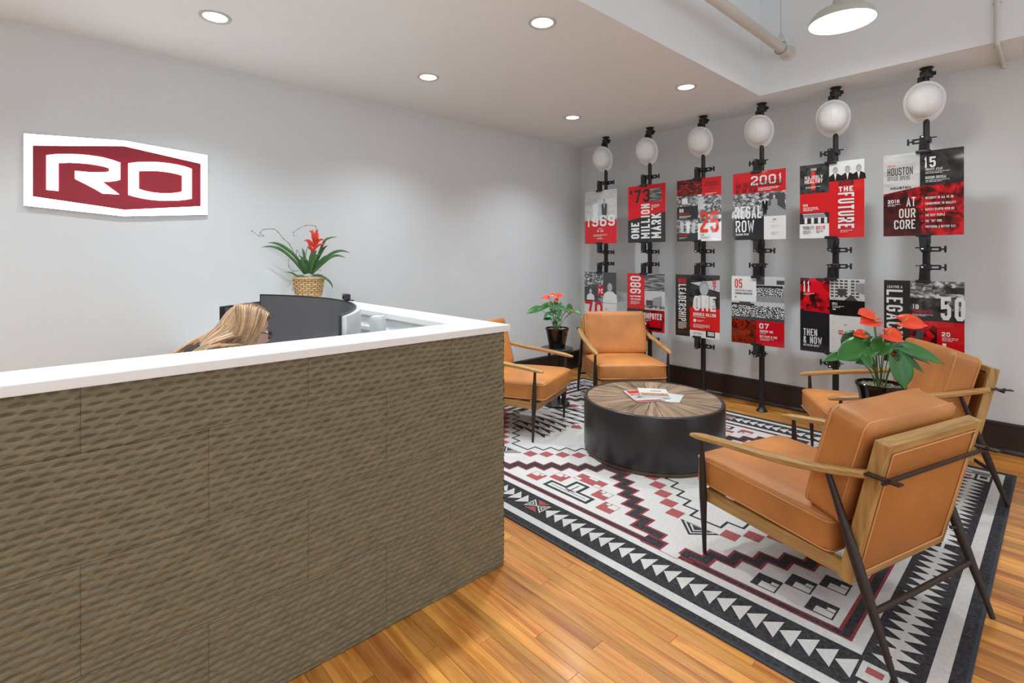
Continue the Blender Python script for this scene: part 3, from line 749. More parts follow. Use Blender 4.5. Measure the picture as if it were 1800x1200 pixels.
# ---- printed matter on the table
def sheet(nm, lb, cat, x, y, z, w, h, th, rz, mts, extra=None):
    o = MB().box((0, 0, th/2), (w, h, th)).build(nm, mts); o.location = (x, y, z); o.rotation_euler = (0, 0, rz)
    tag(o, lb, cat); return o
ZB = TZ+.3742
def quad_sheet(nm, lb, cat, px, z, th, mt):
    P = px; cx = sum(p[0] for p in P)/4; cy = sum(p[1] for p in P)/4
    o = MB().prism([(a-cx, b-cy) for a, b in P], 0, th).build(nm, mt); o.location = (cx, cy, z); tag(o, lb, cat)
    return o, [(a-cx, b-cy) for a, b in P]
def inset(P, u0, v0, u1, v1):
    A, B, C_, D = [Vector(p) for p in P]
    f = lambda u, v: tuple(A.lerp(B, u).lerp(D.lerp(C_, u), v))
    return [f(u0, v0), f(u1, v0), f(u1, v1), f(u0, v1)]
def patch(par, poly, z, th, nm, mt): return MB().prism(poly, z, z+th).build(nm, mt, par)
o, P = quad_sheet('leaflet', 'plain pale leaflet lying under the brochures on the coffee table', 'leaflet', [(3.377, 2.064), (3.429, 1.889), (3.231, 1.814), (3.151, 1.962)], ZB, .002, INK['paper'])
o, P = quad_sheet('magazine', 'colourful red-and-grey magazine lowest of the pile on the coffee table', 'magazine', [(3.186, 2.259), (3.376, 2.142), (3.198, 1.90), (3.008, 2.017)], ZB+.0022, .004, INK['wash'])
patch(o, inset(P, .12, .05, .8, .32), .0041, .0003, 'cover_print', INK['red']); patch(o, inset(P, .1, .38, .95, .68), .0041, .0003, 'cover_photo', INK['street'])
patch(o, inset(P, .02, .9, .9, .98), .0041, .0003, 'cover_print', INK['crimson']); patch(o, inset(P, 0, 0, .03, 1), .0041, .0003, 'spine', INK['char'])
o, P = quad_sheet('brochure', 'white brochure with red heading and landscape photo, topmost on the coffee table', 'brochure', [(3.306, 2.205), (3.430, 2.035), (3.262, 1.903), (3.136, 2.064)], ZB+.0064, .012, INK['white'])
patch(o, inset(P, .02, .62, .98, .82), .0121, .0003, 'cover_photo', mat('photo_sunset', rgb(196, 140, 70), .2, var=.5, vscale=40)); patch(o, inset(P, .02, .83, .98, .97), .0121, .0003, 'cover_photo', INK['grey'])
patch(o, inset(P, .42, .30, .78, .38), .0121, .0003, 'heading', INK['red'])

# ================================================================= SIDE TABLES AND POTTED ANTHURIUMS
def make_side():
    t = thing('side_table', '', 'side table')
    MB().lathe([(.149, .522), (.152, .526), (.152, .536), (.149, .54)], 40).build('table_top', M_DRUM, t, 40)
    MB().lathe([(.115, 0), (.118, .004), (.118, .02), (.110, .028)], 40).build('base', M_DRUM, t, 40)
    for k in range(3):
        a = 2*PI*k/3+.5
        m = MB(); m.tube([(.075*math.cos(a), .075*math.sin(a), .026), (.075*math.cos(a), .075*math.sin(a), .524)], .0135, 12); m.build('leg', M_BLACK, t, 50)
    return t
s1 = make_side(); s1.location = (3.514, 3.224, TZ); s1['label'] = 'small round black pedestal table holding the far anthurium by the corner'
s2 = dup(s1, (3.227, .658, TZ), .4, 'small round black pedestal table between the two right armchairs')
for s in (s1, s2): s['group'] = 'black side tables'
def leafmesh(nm, L, W, mt, heart=.25, fold=.25, droop=.3, n=8, wavy=0):
    """blade along +y from its stalk joint, lobed at the base; thin solid"""
    vs = []; fs = []; m = 6
    for i in range(n+1):
        u = i/n; w = W/2*(math.sin(PI*min(1, u*.96+.10))**.75)*(1-.25*u)
        if u > .82: w *= max(.02, (1-u)/.18)**.8
        for j in range(-m//2, m//2+1):
            s = j/(m/2); x = w*s
            y = L*u-heart*L*(abs(s)**1.5)*(1-u)**2*1.2
            z = -droop*L*u*u+fold*abs(x)+wavy*math.sin(u*9+s*2)*abs(s)
            vs.append((x, y, z))
    k = m+1
    for i in range(n):
        for j in range(m): fs.append((i*k+j, i*k+j+1, (i+1)*k+j+1, (i+1)*k+j))
    me = bpy.data.meshes.new(nm); me.from_pydata(vs, [], fs); me.materials.append(mt)
    bm = bmesh.new(); bm.from_mesh(me); bmesh.ops.recalc_face_normals(bm, faces=bm.faces); bmesh.ops.solidify(bm, geom=bm.faces[:], thickness=.0008); bm.to_mesh(me); bm.free()
    me.shade_smooth(); return me
def aim(base, tip, roll=0):
    """matrix taking +y to base->tip, +z kept upward"""
    y = (Vector(tip)-Vector(base)).normalized(); up = Vector((0, 0, 1))
    if abs(y.dot(up)) > .97: up = Vector((0, -1, 0))
    x = y.cross(up).normalized(); z = x.cross(y)
    M = Matrix(((x.x, y.x, z.x, 0), (x.y, y.y, z.y, 0), (x.z, y.z, z.z, 0), (0, 0, 0, 1)))
    lean = (.75 if x.y < 0 else -.75)*abs(x.y) if roll is not None else 0     # blades turn their upper face to the room
    return T(*base) @ M @ Ry(lean)
PH = .186; PR = .112
def anthurium(loc, label, leaves, flowers, k):
    t = thing('potted_anthurium', label, 'potted plant', loc, -TH, 'potted anthuriums')
    MB().lathe([(.070, 0), (.074, .003), (.078, .02), (.104, .155), (PR, .176), (PR, PH-.003), (PR-.004, PH), (PR-.009, PH-.002), (PR-.011, .165), (.05, .16)], 48).build('pot', M_POT, t, 40)
    peb = MB(); r = random.Random(k)
    for i in range(150):
        a = r.random()*2*PI; q = math.sqrt(r.random())*(PR-.016); s = r.uniform(.004, .008)
        peb.rbox((q*math.cos(a), q*math.sin(a), .168+r.uniform(0, .006)), (s*1.6, s*1.2, s), s*.4, 1, M=None)
    peb.lathe([(PR-.012, .158), (PR-.013, .166), (.02, .167)], 24)
    o = peb.build('pebbles', M_PEBBLE, t, 180); o['kind'] = 'stuff'
    for i, (b, tp, w, dk, roll) in enumerate(leaves):
        L = (Vector(tp)-Vector(b)).length
        me = leafmesh('leaf', L*1.06, w*1.25, M_LEAFD if dk else M_LEAF, .30, .22, .16)
        o = link('leaf', me, t, aim(b, tp, roll))
        a = r.random()*6.28; st = bez([(b[0]*.12+.012*math.cos(a), b[1]*.12+.012*math.sin(a), .165), (b[0]*.35, b[1]*.35, .165+(b[2]-.165)*.75), b], 8)
        MB().tube(st, .0024, 6).build('stem', M_STEM, t, 180)
    for i, (b, tp, w) in enumerate(flowers):
        L = (Vector(tp)-Vector(b)).length
        me = leafmesh('spathe', L*1.05, w*1.15, M_SPATHE, .28, .30, -.10)
        o = link('spathe', me, t, aim(b, tp, .0))
        d = MB(); d.tube([(0, .004, .002), (0, .01, .024), (0, .014, .046)], [.0042, .0046, .002], 8); d.build('spadix', M_SPADIX, o, 180)
        a = r.random()*6.28; st = bez([(b[0]*.1+.01*math.cos(a), b[1]*.1, .165), (b[0]*.4, b[1]*.4, .165+(b[2]-.165)*.7), b], 8)
        MB().tube(st, .0022, 6).build('stem', M_STEM, t, 180)
    return t
q = .0005
def np_(x, y, dep=0): return ((x-650)*q, dep, PH-(y-850)*q*1.0)
LV = [(np_(480, 455, -.02), np_(150, 560, -.04), .125, 0, .2), (np_(690, 590, -.09), np_(735, 835, -.13), .12, 0, 0), (np_(900, 480, .0), np_(1310, 600, -.03), .085, 0, -.3),
      (np_(800, 555, -.05), np_(1025, 690, -.07), .06, 1, -.4), (np_(370, 545, -.08), np_(362, 635, -.13), .05, 0, 0), (np_(600, 430, .03), np_(560, 545, -.01), .06, 0, .3),
      (np_(420, 560, .02), np_(580, 655, -.02), .06, 1, .2), (np_(300, 535, .0), np_(35, 592, -.02), .05, 0, .5), (np_(940, 530, .04), np_(1250, 632, .03), .05, 1, -.4),
      (np_(450, 390, .03), np_(270, 470, .02), .10, 1, .3), (np_(520, 360, .05), np_(560, 440, .02), .07, 0, 0), (np_(640, 420, -.03), np_(500, 520, -.07), .09, 0, .2), (np_(560, 640, .05), np_(440, 645, .03), .04, 1, .2)]
FL = [(np_(590, 150, .02), np_(368, 135, -.02), .085), (np_(555, 195, -.02), np_(356, 225, -.05), .085), (np_(880, 215, 0), np_(1050, 250, -.05), .11), (np_(640, 330, -.04), np_(745, 395, -.09), .10), (np_(730, 330, .0), np_(852, 335, -.02), .07), (np_(505, 345, .02), np_(385, 358, .02), .06)]
anthurium((3.227, .658, TZ+.5402), 'large potted anthurium with red flowers between the two right armchairs', LV, FL, 1)
q = .00066
def nq(x, y, dep=0): return ((x-622)*q, dep, PH-(y-670)*q)
LV = [(nq(365, 400, 0), nq(190, 445, -.02), .07, 0, .3), (nq(490, 345, 0), nq(375, 400, -.04), .055, 0, .2), (nq(560, 320, -.02), nq(560, 410, -.06), .06, 0, 0), (nq(645, 325, -.02), nq(635, 400, -.06), .055, 0, 0),
      (nq(530, 470, -.04), nq(430, 500, -.08), .06, 0, .1), (nq(520, 530, -.02), nq(425, 535, -.05), .045, 1, .1), (nq(670, 385, .0), nq(755, 415, -.02), .06, 0, -.3), (nq(805, 400, .02), nq(800, 325, .02), .05, 0, 0),
      (nq(870, 430, .0), nq(1000, 482, -.02), .04, 0, -.3), (nq(760, 415, -.01), nq(825, 460, -.03), .045, 1, 0), (nq(640, 430, -.05), nq(640, 505, -.09), .05, 1, 0), (nq(590, 450, .02), nq(520, 400, .02), .055, 1, .2),
      (nq(600, 540, -.03), nq(680, 560, -.06), .045, 0, 0), (nq(580, 590, -.02), nq(600, 660, -.05), .035, 1, 0)]
FL = [(nq(500, 245, 0), nq(400, 250, -.03), .06), (nq(590, 205, 0), nq(510, 212, 0), .05), (nq(625, 225, -.02), nq(705, 220, -.05), .065), (nq(590, 280, -.02), nq(640, 285, -.05), .05), (nq(830, 460, 0), nq(875, 430, -.02), .03)]
anthurium((3.514, 3.224, TZ+.5402), 'small potted anthurium with orange-red flowers by the far corner', LV, FL, 2)
# ================================================================= LETTERING
_a, _b = .24, .13
def octo(x0=0, y0=0, x1=1, y1=1, a=_a, b=_b): return [(x0, y0+b), (x0, y1-b), (x0+a, y1), (x1-a, y1), (x1, y1-b), (x1, y0+b), (x1-a, y0), (x0+a, y0)]
G = {  # strokes: open polylines; closed ones end with None
 'O': [octo()+[None]], '0': [octo()+[None]], 'Q': [octo()+[None], [(.6, .25), (1, 0)]],
 'C': [[(1, .72), (1, 1-_b), (1-_a, 1), (_a, 1), (0, 1-_b), (0, _b), (_a, 0), (1-_a, 0), (1, _b), (1, .28)]],
 'G': [[(1, .74), (1, 1-_b), (1-_a, 1), (_a, 1), (0, 1-_b), (0, _b), (_a, 0), (1-_a, 0), (1, _b), (1, .47), (.55, .47)]],
 'D': [[(0, 0), (0, 1), (1-_a, 1), (1, 1-_b), (1, _b), (1-_a, 0), None]],
 'A': [[(0, 0), (.5, 1), (1, 0)], [(.2, .28), (.8, .28)]], 'B': [[(0, 0), (0, 1), (.76, 1), (.95, .89), (.95, .62), (.76, .52), (0, .52)], [(.76, .52), (1, .42), (1, .11), (.8, 0), (0, 0)]],
 'E': [[(1, 1), (0, 1), (0, 0), (1, 0)], [(0, .52), (.85, .52)]], 'F': [[(1, 1), (0, 1), (0, 0)], [(0, .52), (.85, .52)]],
 'H': [[(0, 0), (0, 1)], [(1, 0), (1, 1)], [(0, .52), (1, .52)]], 'I': [[(.5, 0), (.5, 1)]], 'J': [[(1, 1), (1, _b), (1-_a, 0), (_a, 0), (0, _b), (0, .28)]],
 'K': [[(0, 0), (0, 1)], [(1, 1), (.05, .42)], [(.3, .58), (1, 0)]], 'L': [[(0, 1), (0, 0), (1, 0)]], 'M': [[(0, 0), (0, 1)], [(1, 0), (1, 1)], ['t', (.04, 1), (.5, .28), (.96, 1)]],
 'N': [[(0, 0), (0, 1)], [(1, 0), (1, 1)], ['t', (.04, 1), (.96, 0)]], 'P': [[(0, 0), (0, 1), (1-_a, 1), (1, 1-_b), (1, .57), (1-_a, .45), (0, .45)]],
 'R': [[(0, 0), (0, 1), (1-_a, 1), (1, 1-_b), (1, .6), (1-_a, .48), (0, .48)], [(.5, .48), (1, 0)]],
 'S': [[(1, .74), (1, 1-_b), (1-_a, 1), (_a, 1), (0, 1-_b), (0, .64), (_a, .53), (1-_a, .47), (1, .36), (1, _b), (1-_a, 0), (_a, 0), (0, _b), (0, .26)]],
 'T': [[(0, 1), (1, 1)], [(.5, 1), (.5, 0)]], 'U': [[(0, 1), (0, _b), (_a, 0), (1-_a, 0), (1, _b), (1, 1)]], 'V': [[(0, 1), (.5, 0), (1, 1)]],
 'W': [[(0, 1), (.22, 0), (.5, .75), (.78, 0), (1, 1)]], 'X': [[(0, 0), (1, 1)], [(0, 1), (1, 0)]], 'Y': [[(0, 1), (.5, .48), (1, 1)], [(.5, .48), (.5, 0)]], 'Z': [[(0, 1), (1, 1), (0, 0), (1, 0)]],
 '1': [[(.2, .82), (.55, 1), (.55, 0)]], '2': [[(0, .74), (0, 1-_b), (_a, 1), (1-_a, 1), (1, 1-_b), (1, .62), (0, .14), (0, 0), (1, 0)]],
 '3': [[(0, .76), (0, 1-_b), (_a, 1), (1-_a, 1), (1, 1-_b), (1, .62), (.8, .52), (.4, .52)], [(.8, .52), (1, .42), (1, _b), (1-_a, 0), (_a, 0), (0, _b), (0, .24)]],
 '4': [[(.75, 0), (.75, 1), (0, .3), (1, .3)]], '5': [[(1, 1), (0, 1), (0, .56), (1-_a, .6), (1, .48), (1, _b), (1-_a, 0), (_a, 0), (0, _b), (0, .24)]],
 '6': [[(1, .76), (1, 1-_b), (1-_a, 1), (_a, 1), (0, 1-_b), (0, _b), (_a, 0), (1-_a, 0), (1, _b), (1, .44), (1-_a, .55), (0, .55)]],
 '7': [[(0, 1), (1, 1), (.35, 0)]], '8': [octo(0, .52, 1, 1, _a, .1)+[None], octo(0, 0, 1, .52, _a, .1)+[None]],
 '9': [[(0, .24), (0, _b), (_a, 0), (1-_a, 0), (1, _b), (1, 1-_b), (1-_a, 1), (_a, 1), (0, 1-_b), (0, .56), (_a, .45), (1, .45)]],
 "'": [[(.5, 1), (.42, .74)]], '&': [[(1, 0), (.1, .72), (.1, .9), (.3, 1), (.6, 1), (.75, .88), (.7, .72), (0, .35), (0, .12), (.2, 0), (.6, 0), (1, .42)]], '-': [[(.15, .5), (.85, .5)]], '"': [[(.3, 1), (.3, .74)], [(.7, 1), (.7, .74)]], '.': [[(.4, .04), (.6, .04)]], ':': [[(.4, .2), (.6, .2)], [(.4, .7), (.6, .7)]]}
SQ = {}  # square-cornered wide figures use the same strokes
def stroke_quads(path, t, ends=(True, True)):
    closed = path[-1] is None; P = [Vector(p) for p in (path[:-1] if closed else path)]; n = len(P); L = []; R = []
    for i in range(n):
        a = P[i-1] if (closed or i > 0) else None; c = P[(i+1) % n] if (closed or i < n-1) else None
        d0 = (P[i]-a).normalized() if a is not None else None; d1 = (c-P[i]).normalized() if c is not None else None
        d0 = d0 if d0 is not None else d1; d1 = d1 if d1 is not None else d0
        nn = Vector((-d0.y, d0.x))+Vector((-d1.y, d1.x)); n0 = Vector((-d0.y, d0.x))
        nn = nn.normalized() if nn.length > 1e-6 else n0
        s = t/2/max(.42, nn.dot(n0)); off = nn*s
        p = P[i]
        if not closed and i == 0 and ends[0]: p = p-d0*(t*.5*.98)
        if not closed and i == n-1 and ends[1]: p = p+d0*(t*.5*.98)
        L.append(p+off); R.append(p-off)
    for i in range(n if closed else n-1):
        j = (i+1) % n; yield [R[i], R[j], L[j], L[i]]
def text_quads(s, h, cw, t, gap=None):
    """capital height h, letter width cw, stroke t; origin lower left"""
    gap = gap if gap is not None else t*.75+cw*.06; x = 0; out = []
    for ch in s:
        if ch == ' ': x += cw*.6+gap; continue
        g = G.get(ch.upper()); w = cw
        if ch in "I'1.:": w = max(t*1.02, cw*.42)
        if ch == '1': w = cw*.62
        if ch in 'MW': w = cw*1.3
        if ch in 'EFLT': w = cw*.88
        for path in g or []:
            tk = t
            if path[0] == 't': path = path[1:]; tk = t*.72
            pp = [None if p is None else Vector((x+t/2+p[0]*max(.0001, w-t), t/2+p[1]*(h-t))) for p in path]
            def edge(a, b):     # only ends that reach the letter's outline are squared off to it
                d = (a[0]-b[0], a[1]-b[1]); k = 1 if abs(d[1]) >= abs(d[0]) else 0
                return a[k] < .001 or a[k] > .999
            en = (edge(path[0], path[1]), edge(path[-1], path[-2])) if path[-1] is not None else (True, True)
            out += list(stroke_quads(pp, tk, en))
        x += w+gap
    return out, x-gap

# ================================================================= POSTERS
PWD, PHT, PX = .457, .61, 4.662
class Poster:
    def __init__(s, yc, zb, label):
        s.o = MB().box((0, .0015, PHT/2), (PWD, .003, PHT)).build('poster', INK['paper'])
        s.o.location = (PX, yc, zb); s.o.rotation_euler = (0, 0, -PI/2); tag(s.o, label, 'poster', 'company history posters')
        s.n = 0; s.lay = 0
    def _z(s): s.lay += 1; return -.00018*s.lay
    def flat(s, polys, mt, nm):
        y = s._z(); m = MB()
        for i, P in enumerate(polys):
            q = [((p[0]-.5)*PWD, y-.00003*(i % 5), p[1]*PHT) for p in P]; m.add(q, [tuple(range(len(q)))])
        o = m.build(nm, INK[mt], s.o)
        # printed face must look outward
        for f in o.data.polygons:
            if f.normal.y > 0: f.flip()
        return o
    def rect(s, x0, y0, x1, y1, mt, nm='colour_block'): s.flat([[(x0, y0), (x1, y0), (x1, y1), (x0, y1)]], mt, nm)
    def poly(s, P, mt, nm='colour_block'): s.flat([P], mt, nm)
    def pic(s, x0, y0, x1, y1, mt): s.rect(x0, y0, x1, y1, mt, 'photo')
    def text(s, st, x, y, h, mt='white', w=None, cw=.45, wt=.17, rot=0, gap=None, nm='lettering', fit=True):
        """x,y lower-left corner, h cap height, w total width, all as fractions of the poster; rot 90 reads upward, -90 downward"""
        hm = h*(PHT if rot == 0 else PWD); c = hm*cw
        q, L = text_quads(st, hm, c, hm*wt, gap*hm if gap is not None else None)
        k = 1.0
        if w: k = w*(PWD if rot == 0 else PHT)/L
        out = []
        for Q in q:
            P = []
            for p in Q:
                a, b = p.x*k, p.y
                if rot == 0: P.append((x+a/PWD, y+b/PHT))
                elif rot == 90: P.append((x+h-b/PWD, y+a/PHT))
                else: P.append((x+b/PWD, y-a/PHT))
            out.append(P)
        s.flat(out, mt, nm)
    def lines(s, x, y, w, n, mt, dy=.016, th=.006):
        r = random.Random(int(x*1000+y*7000)); P = []
        for i in range(n):
            ww = w*(1 if i < n-1 else .65)*r.uniform(.88, 1); yy = y-i*dy; xx = x
            while xx < x+ww:                       # broken into word-length dashes
                L = r.uniform(.02, .06); e = min(xx+L, x+ww)
                P.append([(xx, yy), (e, yy), (e, yy+th), (xx, yy+th)]); xx = e+.008
        s.flat(P, mt, 'small_print')
    def ell(s, cx, cy, rx, ry, mt, nm='photo_figure', n=16):
        s.flat([[(cx+rx*math.cos(2*PI*i/n), cy+ry*math.sin(2*PI*i/n)) for i in range(n)]], mt, nm)
    def man(s, cx, y0, h, body, face='face', hair='dkgrey', shirt=None, stand=False):
        """simple printed figure: trousers and jacket, shirt front, head and hair"""
        k = h*PHT/PWD
        hd = .11*h if stand else .25*h
        if stand:
            s.poly([(cx-.10*k, y0), (cx-.015*k, y0), (cx, y0+.35*h), (cx+.015*k, y0), (cx+.10*k, y0), (cx+.09*k, y0+.5*h), (cx-.09*k, y0+.5*h)], body, 'photo_figure')
            s.poly([(cx-.13*k, y0+.32*h), (cx+.13*k, y0+.32*h), (cx+.15*k, y0+.74*h), (cx+.06*k, y0+.81*h), (cx-.06*k, y0+.81*h), (cx-.15*k, y0+.74*h)], body, 'photo_figure')
            hy = y0+.89*h; rx = .05*k; ry = .09*h
        else:
            s.poly([(cx-.40*k, y0), (cx+.40*k, y0), (cx+.36*k, y0+.34*h), (cx+.14*k, y0+.50*h), (cx-.14*k, y0+.50*h), (cx-.36*k, y0+.34*h)], body, 'photo_figure')
            hy = y0+.72*h; rx = .155*k; ry = .24*h
        if shirt:
            b = y0+(.81*h if stand else .50*h); d = .25*h if stand else .48*h
            s.poly([(cx-.04*k*(1 if stand else 2), b), (cx, b-d), (cx+.04*k*(1 if stand else 2), b)], shirt, 'photo_figure')
        s.ell(cx, hy, rx, ry, hair); s.ell(cx, hy-ry*.18, rx*.86, ry*.80, face)
UP, LO = 1.557, .618
YP = [3.603, 2.998, 2.414, 1.848, 1.282, .703]
# --- upper row
p = Poster(YP[0], UP, 'poster with two standing men above 1969, upper row nearest the corner')
p.pic(0, .44, 1, 1, 'wash'); p.rect(0, 0, 1, .44, 'red')
p.man(.34, .40, .45, 'white', stand=True, hair='grey'); p.man(.62, .40, .44, 'dkgrey', stand=True, hair='char', shirt='light')
p.text('1969', .06, .325, .205, w=.88, cw=.62, wt=.165); p.rect(.43, .275, .56, .283, 'white', 'rule'); p.text('IN THE', .4, .22, .032, w=.2)
p.lines(.28, .165, .44, 3, 'white', .014, .006); p.rect(.36, .085, .62, .087, 'white', 'rule'); p.text('BEST', .42, .088, .022, w=.14)
p = Poster(YP[1], UP, "red and charcoal poster reading '73 ONE MILLION MARK")
p.rect(0, 0, 1, 1, 'red'); p.poly([(0, 0), (1, 0), (1, .515), (0, .40)], 'char'); p.pic(.60, .70, .89, .925, 'roof')
p.text("'73", .05, .70, .23, 'char', w=.54, cw=.6, wt=.19); p.text('ONE', .09, .07, .22, rot=90, w=.285, cw=.55, wt=.2)
p.text('MILLION', .36, .07, .235, rot=90, w=.60, cw=.55, wt=.2); p.text('MARK', .635, .07, .25, rot=90, w=.42, cw=.55, wt=.2)
p.lines(.64, .64, .22, 4, 'white', .015); p.ell(.655, .57, .02, .014, 'white', 'dot')
p = Poster(YP[2], UP, 'photo collage poster with big red 25 and dark 96 block, upper row')
p.pic(0, .745, .58, 1, 'redshade'); p.rect(.58, .715, 1, 1, 'red'); p.pic(0, .57, .49, .745, 'street'); p.rect(0, .355, .49, .57, 'char'); p.pic(0, .13, .49, .355, 'street'); p.rect(0, 0, .49, .135, 'char')
p.pic(.49, .28, 1, .715, 'street'); p.rect(.49, .50, .62, .70, 'light', 'photo'); p.rect(.49, 0, 1, .285, 'white')
p.rect(.12, .61, .25, .70, 'white', 'photo'); p.rect(.30, .62, .44, .66, 'grey', 'photo')
p.text('96', .06, .475, .06, w=.1, cw=.75, wt=.22); p.text('ANNIVERSARY', .06, .435, .026, 'red', w=.24); p.lines(.06, .41, .28, 3, 'white', .015)
p.man(.12, .14, .22, 'light', stand=True); p.man(.27, .13, .23, 'white', stand=True); p.man(.40, .13, .22, 'light', stand=True)
p.text('COMMUNITY', .06, .085, .028, 'red', w=.23); p.lines(.06, .06, .2, 2, 'light', .015)
p.text('25', .545, .135, .33, 'orange', w=.40, cw=.5, wt=.16); p.text('YEARS', .55, .085, .028, 'grey', w=.08); p.lines(.55, .06, .26, 2, 'grey', .015)
p.text('DALLAS CONTRACTOR', .64, .865, .022, 'char', w=.30); p.text('ANNIVERSARY', .66, .905, .022, 'char', w=.26); p.text('AGC', .76, .82, .022, 'char', w=.06); p.lines(.68, .785, .22, 1, 'char'); p.lines(.66, .745, .26, 2, 'white', .014)
p = Poster(YP[3], UP, 'poster reading REGAL ROW below a red 2001 contractor of the year band')
p.rect(0, .69, 1, 1, 'red'); p.pic(0, .335, 1, .69, 'street'); p.rect(.70, .40, .98, .66, 'dkgrey', 'photo'); p.poly([(.60, .34), (.76, .54), (1, .40), (1, .335), (.60, .335)], 'grey', 'photo')
p.man(.62, .36, .26, 'black', stand=True, shirt='white'); p.man(.79, .335, .31, 'grey', stand=True, hair='light'); p.man(.12, .335, .27, 'light', face='grey')
p.rect(0, 0, .605, .335, 'navy'); p.rect(.605, 0, 1, .335, 'paper')
p.text('2001', .36, .80, .135, w=.58, cw=.7, wt=.17); p.text('AIA DALLAS CONTRACTOR', .06, .775, .078, 'char', w=.875, cw=.42, wt=.12); p.text('OF THE YEAR', .06, .695, .07, 'char', w=.41, cw=.42, wt=.13)
p.lines(.5, .75, .4, 3, 'white', .017, .007); p.text('REGAL', .05, .315, .185, w=.51, cw=.42, wt=.13); p.text('ROW', .06, .115, .175, w=.36, cw=.45, wt=.13); p.text('BUILDING OPENS', .06, .068, .028, w=.26)
p.ell(.80, .285, .035, .010, 'grey', 'seal'); p.lines(.70, .25, .22, 1, 'light'); p.lines(.74, .2, .14, 3, 'light'); p.lines(.74, .1, .14, 3, 'light'); p.lines(.06, .90, .03, 1, 'char')
p = Poster(YP[4], UP, 'poster reading 2009 THE FUTURE with three suited men at the top')
p.rect(0, 0, 1, 1, 'red'); p.pic(0, .61, .475, 1, 'hair'); p.rect(.475, .745, 1, 1, 'white')
for x in (.57, .755, .92): p.man(x, .745, .195, 'black', shirt='white', hair='grey')
p.rect(0, .195, .475, .345, 'char', 'photo')
p.rect(.05, .32, .40, .335, 'light', 'photo'); p.rect(.06, .27, .42, .315, 'grey', 'photo')
for x in (.08, .19, .30, .40): p.rect(x, .2, x+.045, .28, 'white', 'photo')
p.rect(0, 0, .475, .195, 'white'); p.rect(.19, .655, .255, .905, 'orange', 'cross'); p.rect(.11, .745, .335, .805, 'orange', 'cross')
p.text('2008', .185, .915, .032, w=.09); p.text('MAJORLY', .085, .80, .05, w=.29, cw=.7, wt=.22); p.text('HEALTHY', .085, .745, .05, w=.29, cw=.7, wt=.22); p.lines(.1, .695, .27, 2, 'white', .014)
p.text('2009', .62, .685, .055, 'char', w=.225, cw=.8, wt=.2); p.text('THE', .625, .60, .065, w=.215, cw=.7, wt=.24); p.text('FUTURE', .615, .585, .24, rot=-90, w=.465, cw=.42, wt=.15)
p.lines(.65, .09, .18, 2, 'white', .02); p.text('2009', .055, .435, .032, w=.08); p.lines(.06, .415, .26, 4, 'white', .014); p.text('VISIBILITY', .055, .12, .045, 'char', w=.18, wt=.12); p.text('2010', .265, .12, .045, 'orange', w=.15, cw=.8, wt=.2); p.lines(.06, .1, .14, 4, 'grey', .014); p.lines(.27, .1, .12, 3, 'grey', .014)
p = Poster(YP[5], UP, 'poster reading HOUSTON OFFICE OPENS and AT OUR CORE, upper row nearest the viewer')
p.rect(0, 0, 1, 1, 'char'); p.pic(0, .40, .475, 1, 'wash'); p.pic(.475, .5, 1, 1, 'dark'); p.poly([(0, 0), (1, 0), (1, .60), (.475, .585), (0, .52)], 'redph', 'photo'); p.poly([(0, 0), (.50, 0), (.46, .30), (.3, .53), (0, .50)], 'maroon', 'photo')
p.text('HOUSTON', .055, .74, .095, 'char', w=.33, cw=.46, wt=.13); p.text('OFFICE OPENS', .055, .68, .05, 'char', w=.295, cw=.5, wt=.12); p.text('2015', .055, .85, .022, 'orange', w=.1); p.text('HOUSTON', .095, .57, .03, 'char', w=.265, cw=1.2, wt=.3)
p.text('15', .525, .80, .125, w=.145, cw=.5, wt=.17); p.text('PROJECT ATLAS', .545, .765, .027, w=.205); p.lines(.545, .745, .33, 2, 'white', .016); p.text('MISSION CRITICAL', .545, .665, .032, w=.25); p.lines(.545, .645, .32, 2, 'white', .016)
p.text('2016', .06, .405, .04, w=.155, cw=.85, wt=.22); p.lines(.06, .385, .17, 2, 'white', .016); p.text('AT', .305, .355, .11, w=.115, cw=.46, wt=.13); p.text('OUR', .21, .22, .11, w=.21, cw=.46, wt=.13); p.text('CORE', .145, .085, .11, w=.275, cw=.46, wt=.13)
for k, (s_, w_) in enumerate((('INTEGRITY IN ALL WE DO', .335), ('COMMITMENT TO QUALITY', .36), ('SAFETY STARTS WITH ME', .345), ('THE BEST PEOPLE', .235), ('THE "RO" RIDE', .20), ('PROVIDING A BETTER WAY', .36))):
    p.text(s_, .545, .43-.068*k, .027, w=w_, cw=.5, wt=.2); p.text('-', .495, .43-.068*k, .025, w=.022, wt=.3)
# --- lower row
p = Poster(YP[0]+.005, LO, 'poster with big red 70 half hidden behind the middle armchair')
p.rect(0, 0, 1, 1, 'white'); p.pic(0, .42, .60, 1, 'street'); p.rect(0, .45, .44, .72, 'dkgrey', 'photo'); p.rect(.60, .42, 1, 1, 'dkgrey', 'photo'); p.rect(.6, .42, 1, .52, 'light', 'photo')
p.man(.80, .44, .42, 'white'); p.man(.2, .47, .24, 'white', face='light'); p.rect(.42, .56, .62, .74, 'crimson', 'logo_block'); p.text('PC', .45, .60, .09, w=.14, cw=.6, wt=.25)
p.text('70', .02, .02, .43, 'red', w=.56, cw=.48, wt=.14); p.text('THE', .66, .31, .02, 'red', w=.06); p.lines(.66, .27, .25, 8, 'grey', .016); p.lines(.66, .1, .25, 3, 'grey', .016)
p = Poster(YP[1]+.012, LO, 'poster reading 1980 upward beside warehouse photos, behind the middle armchair')
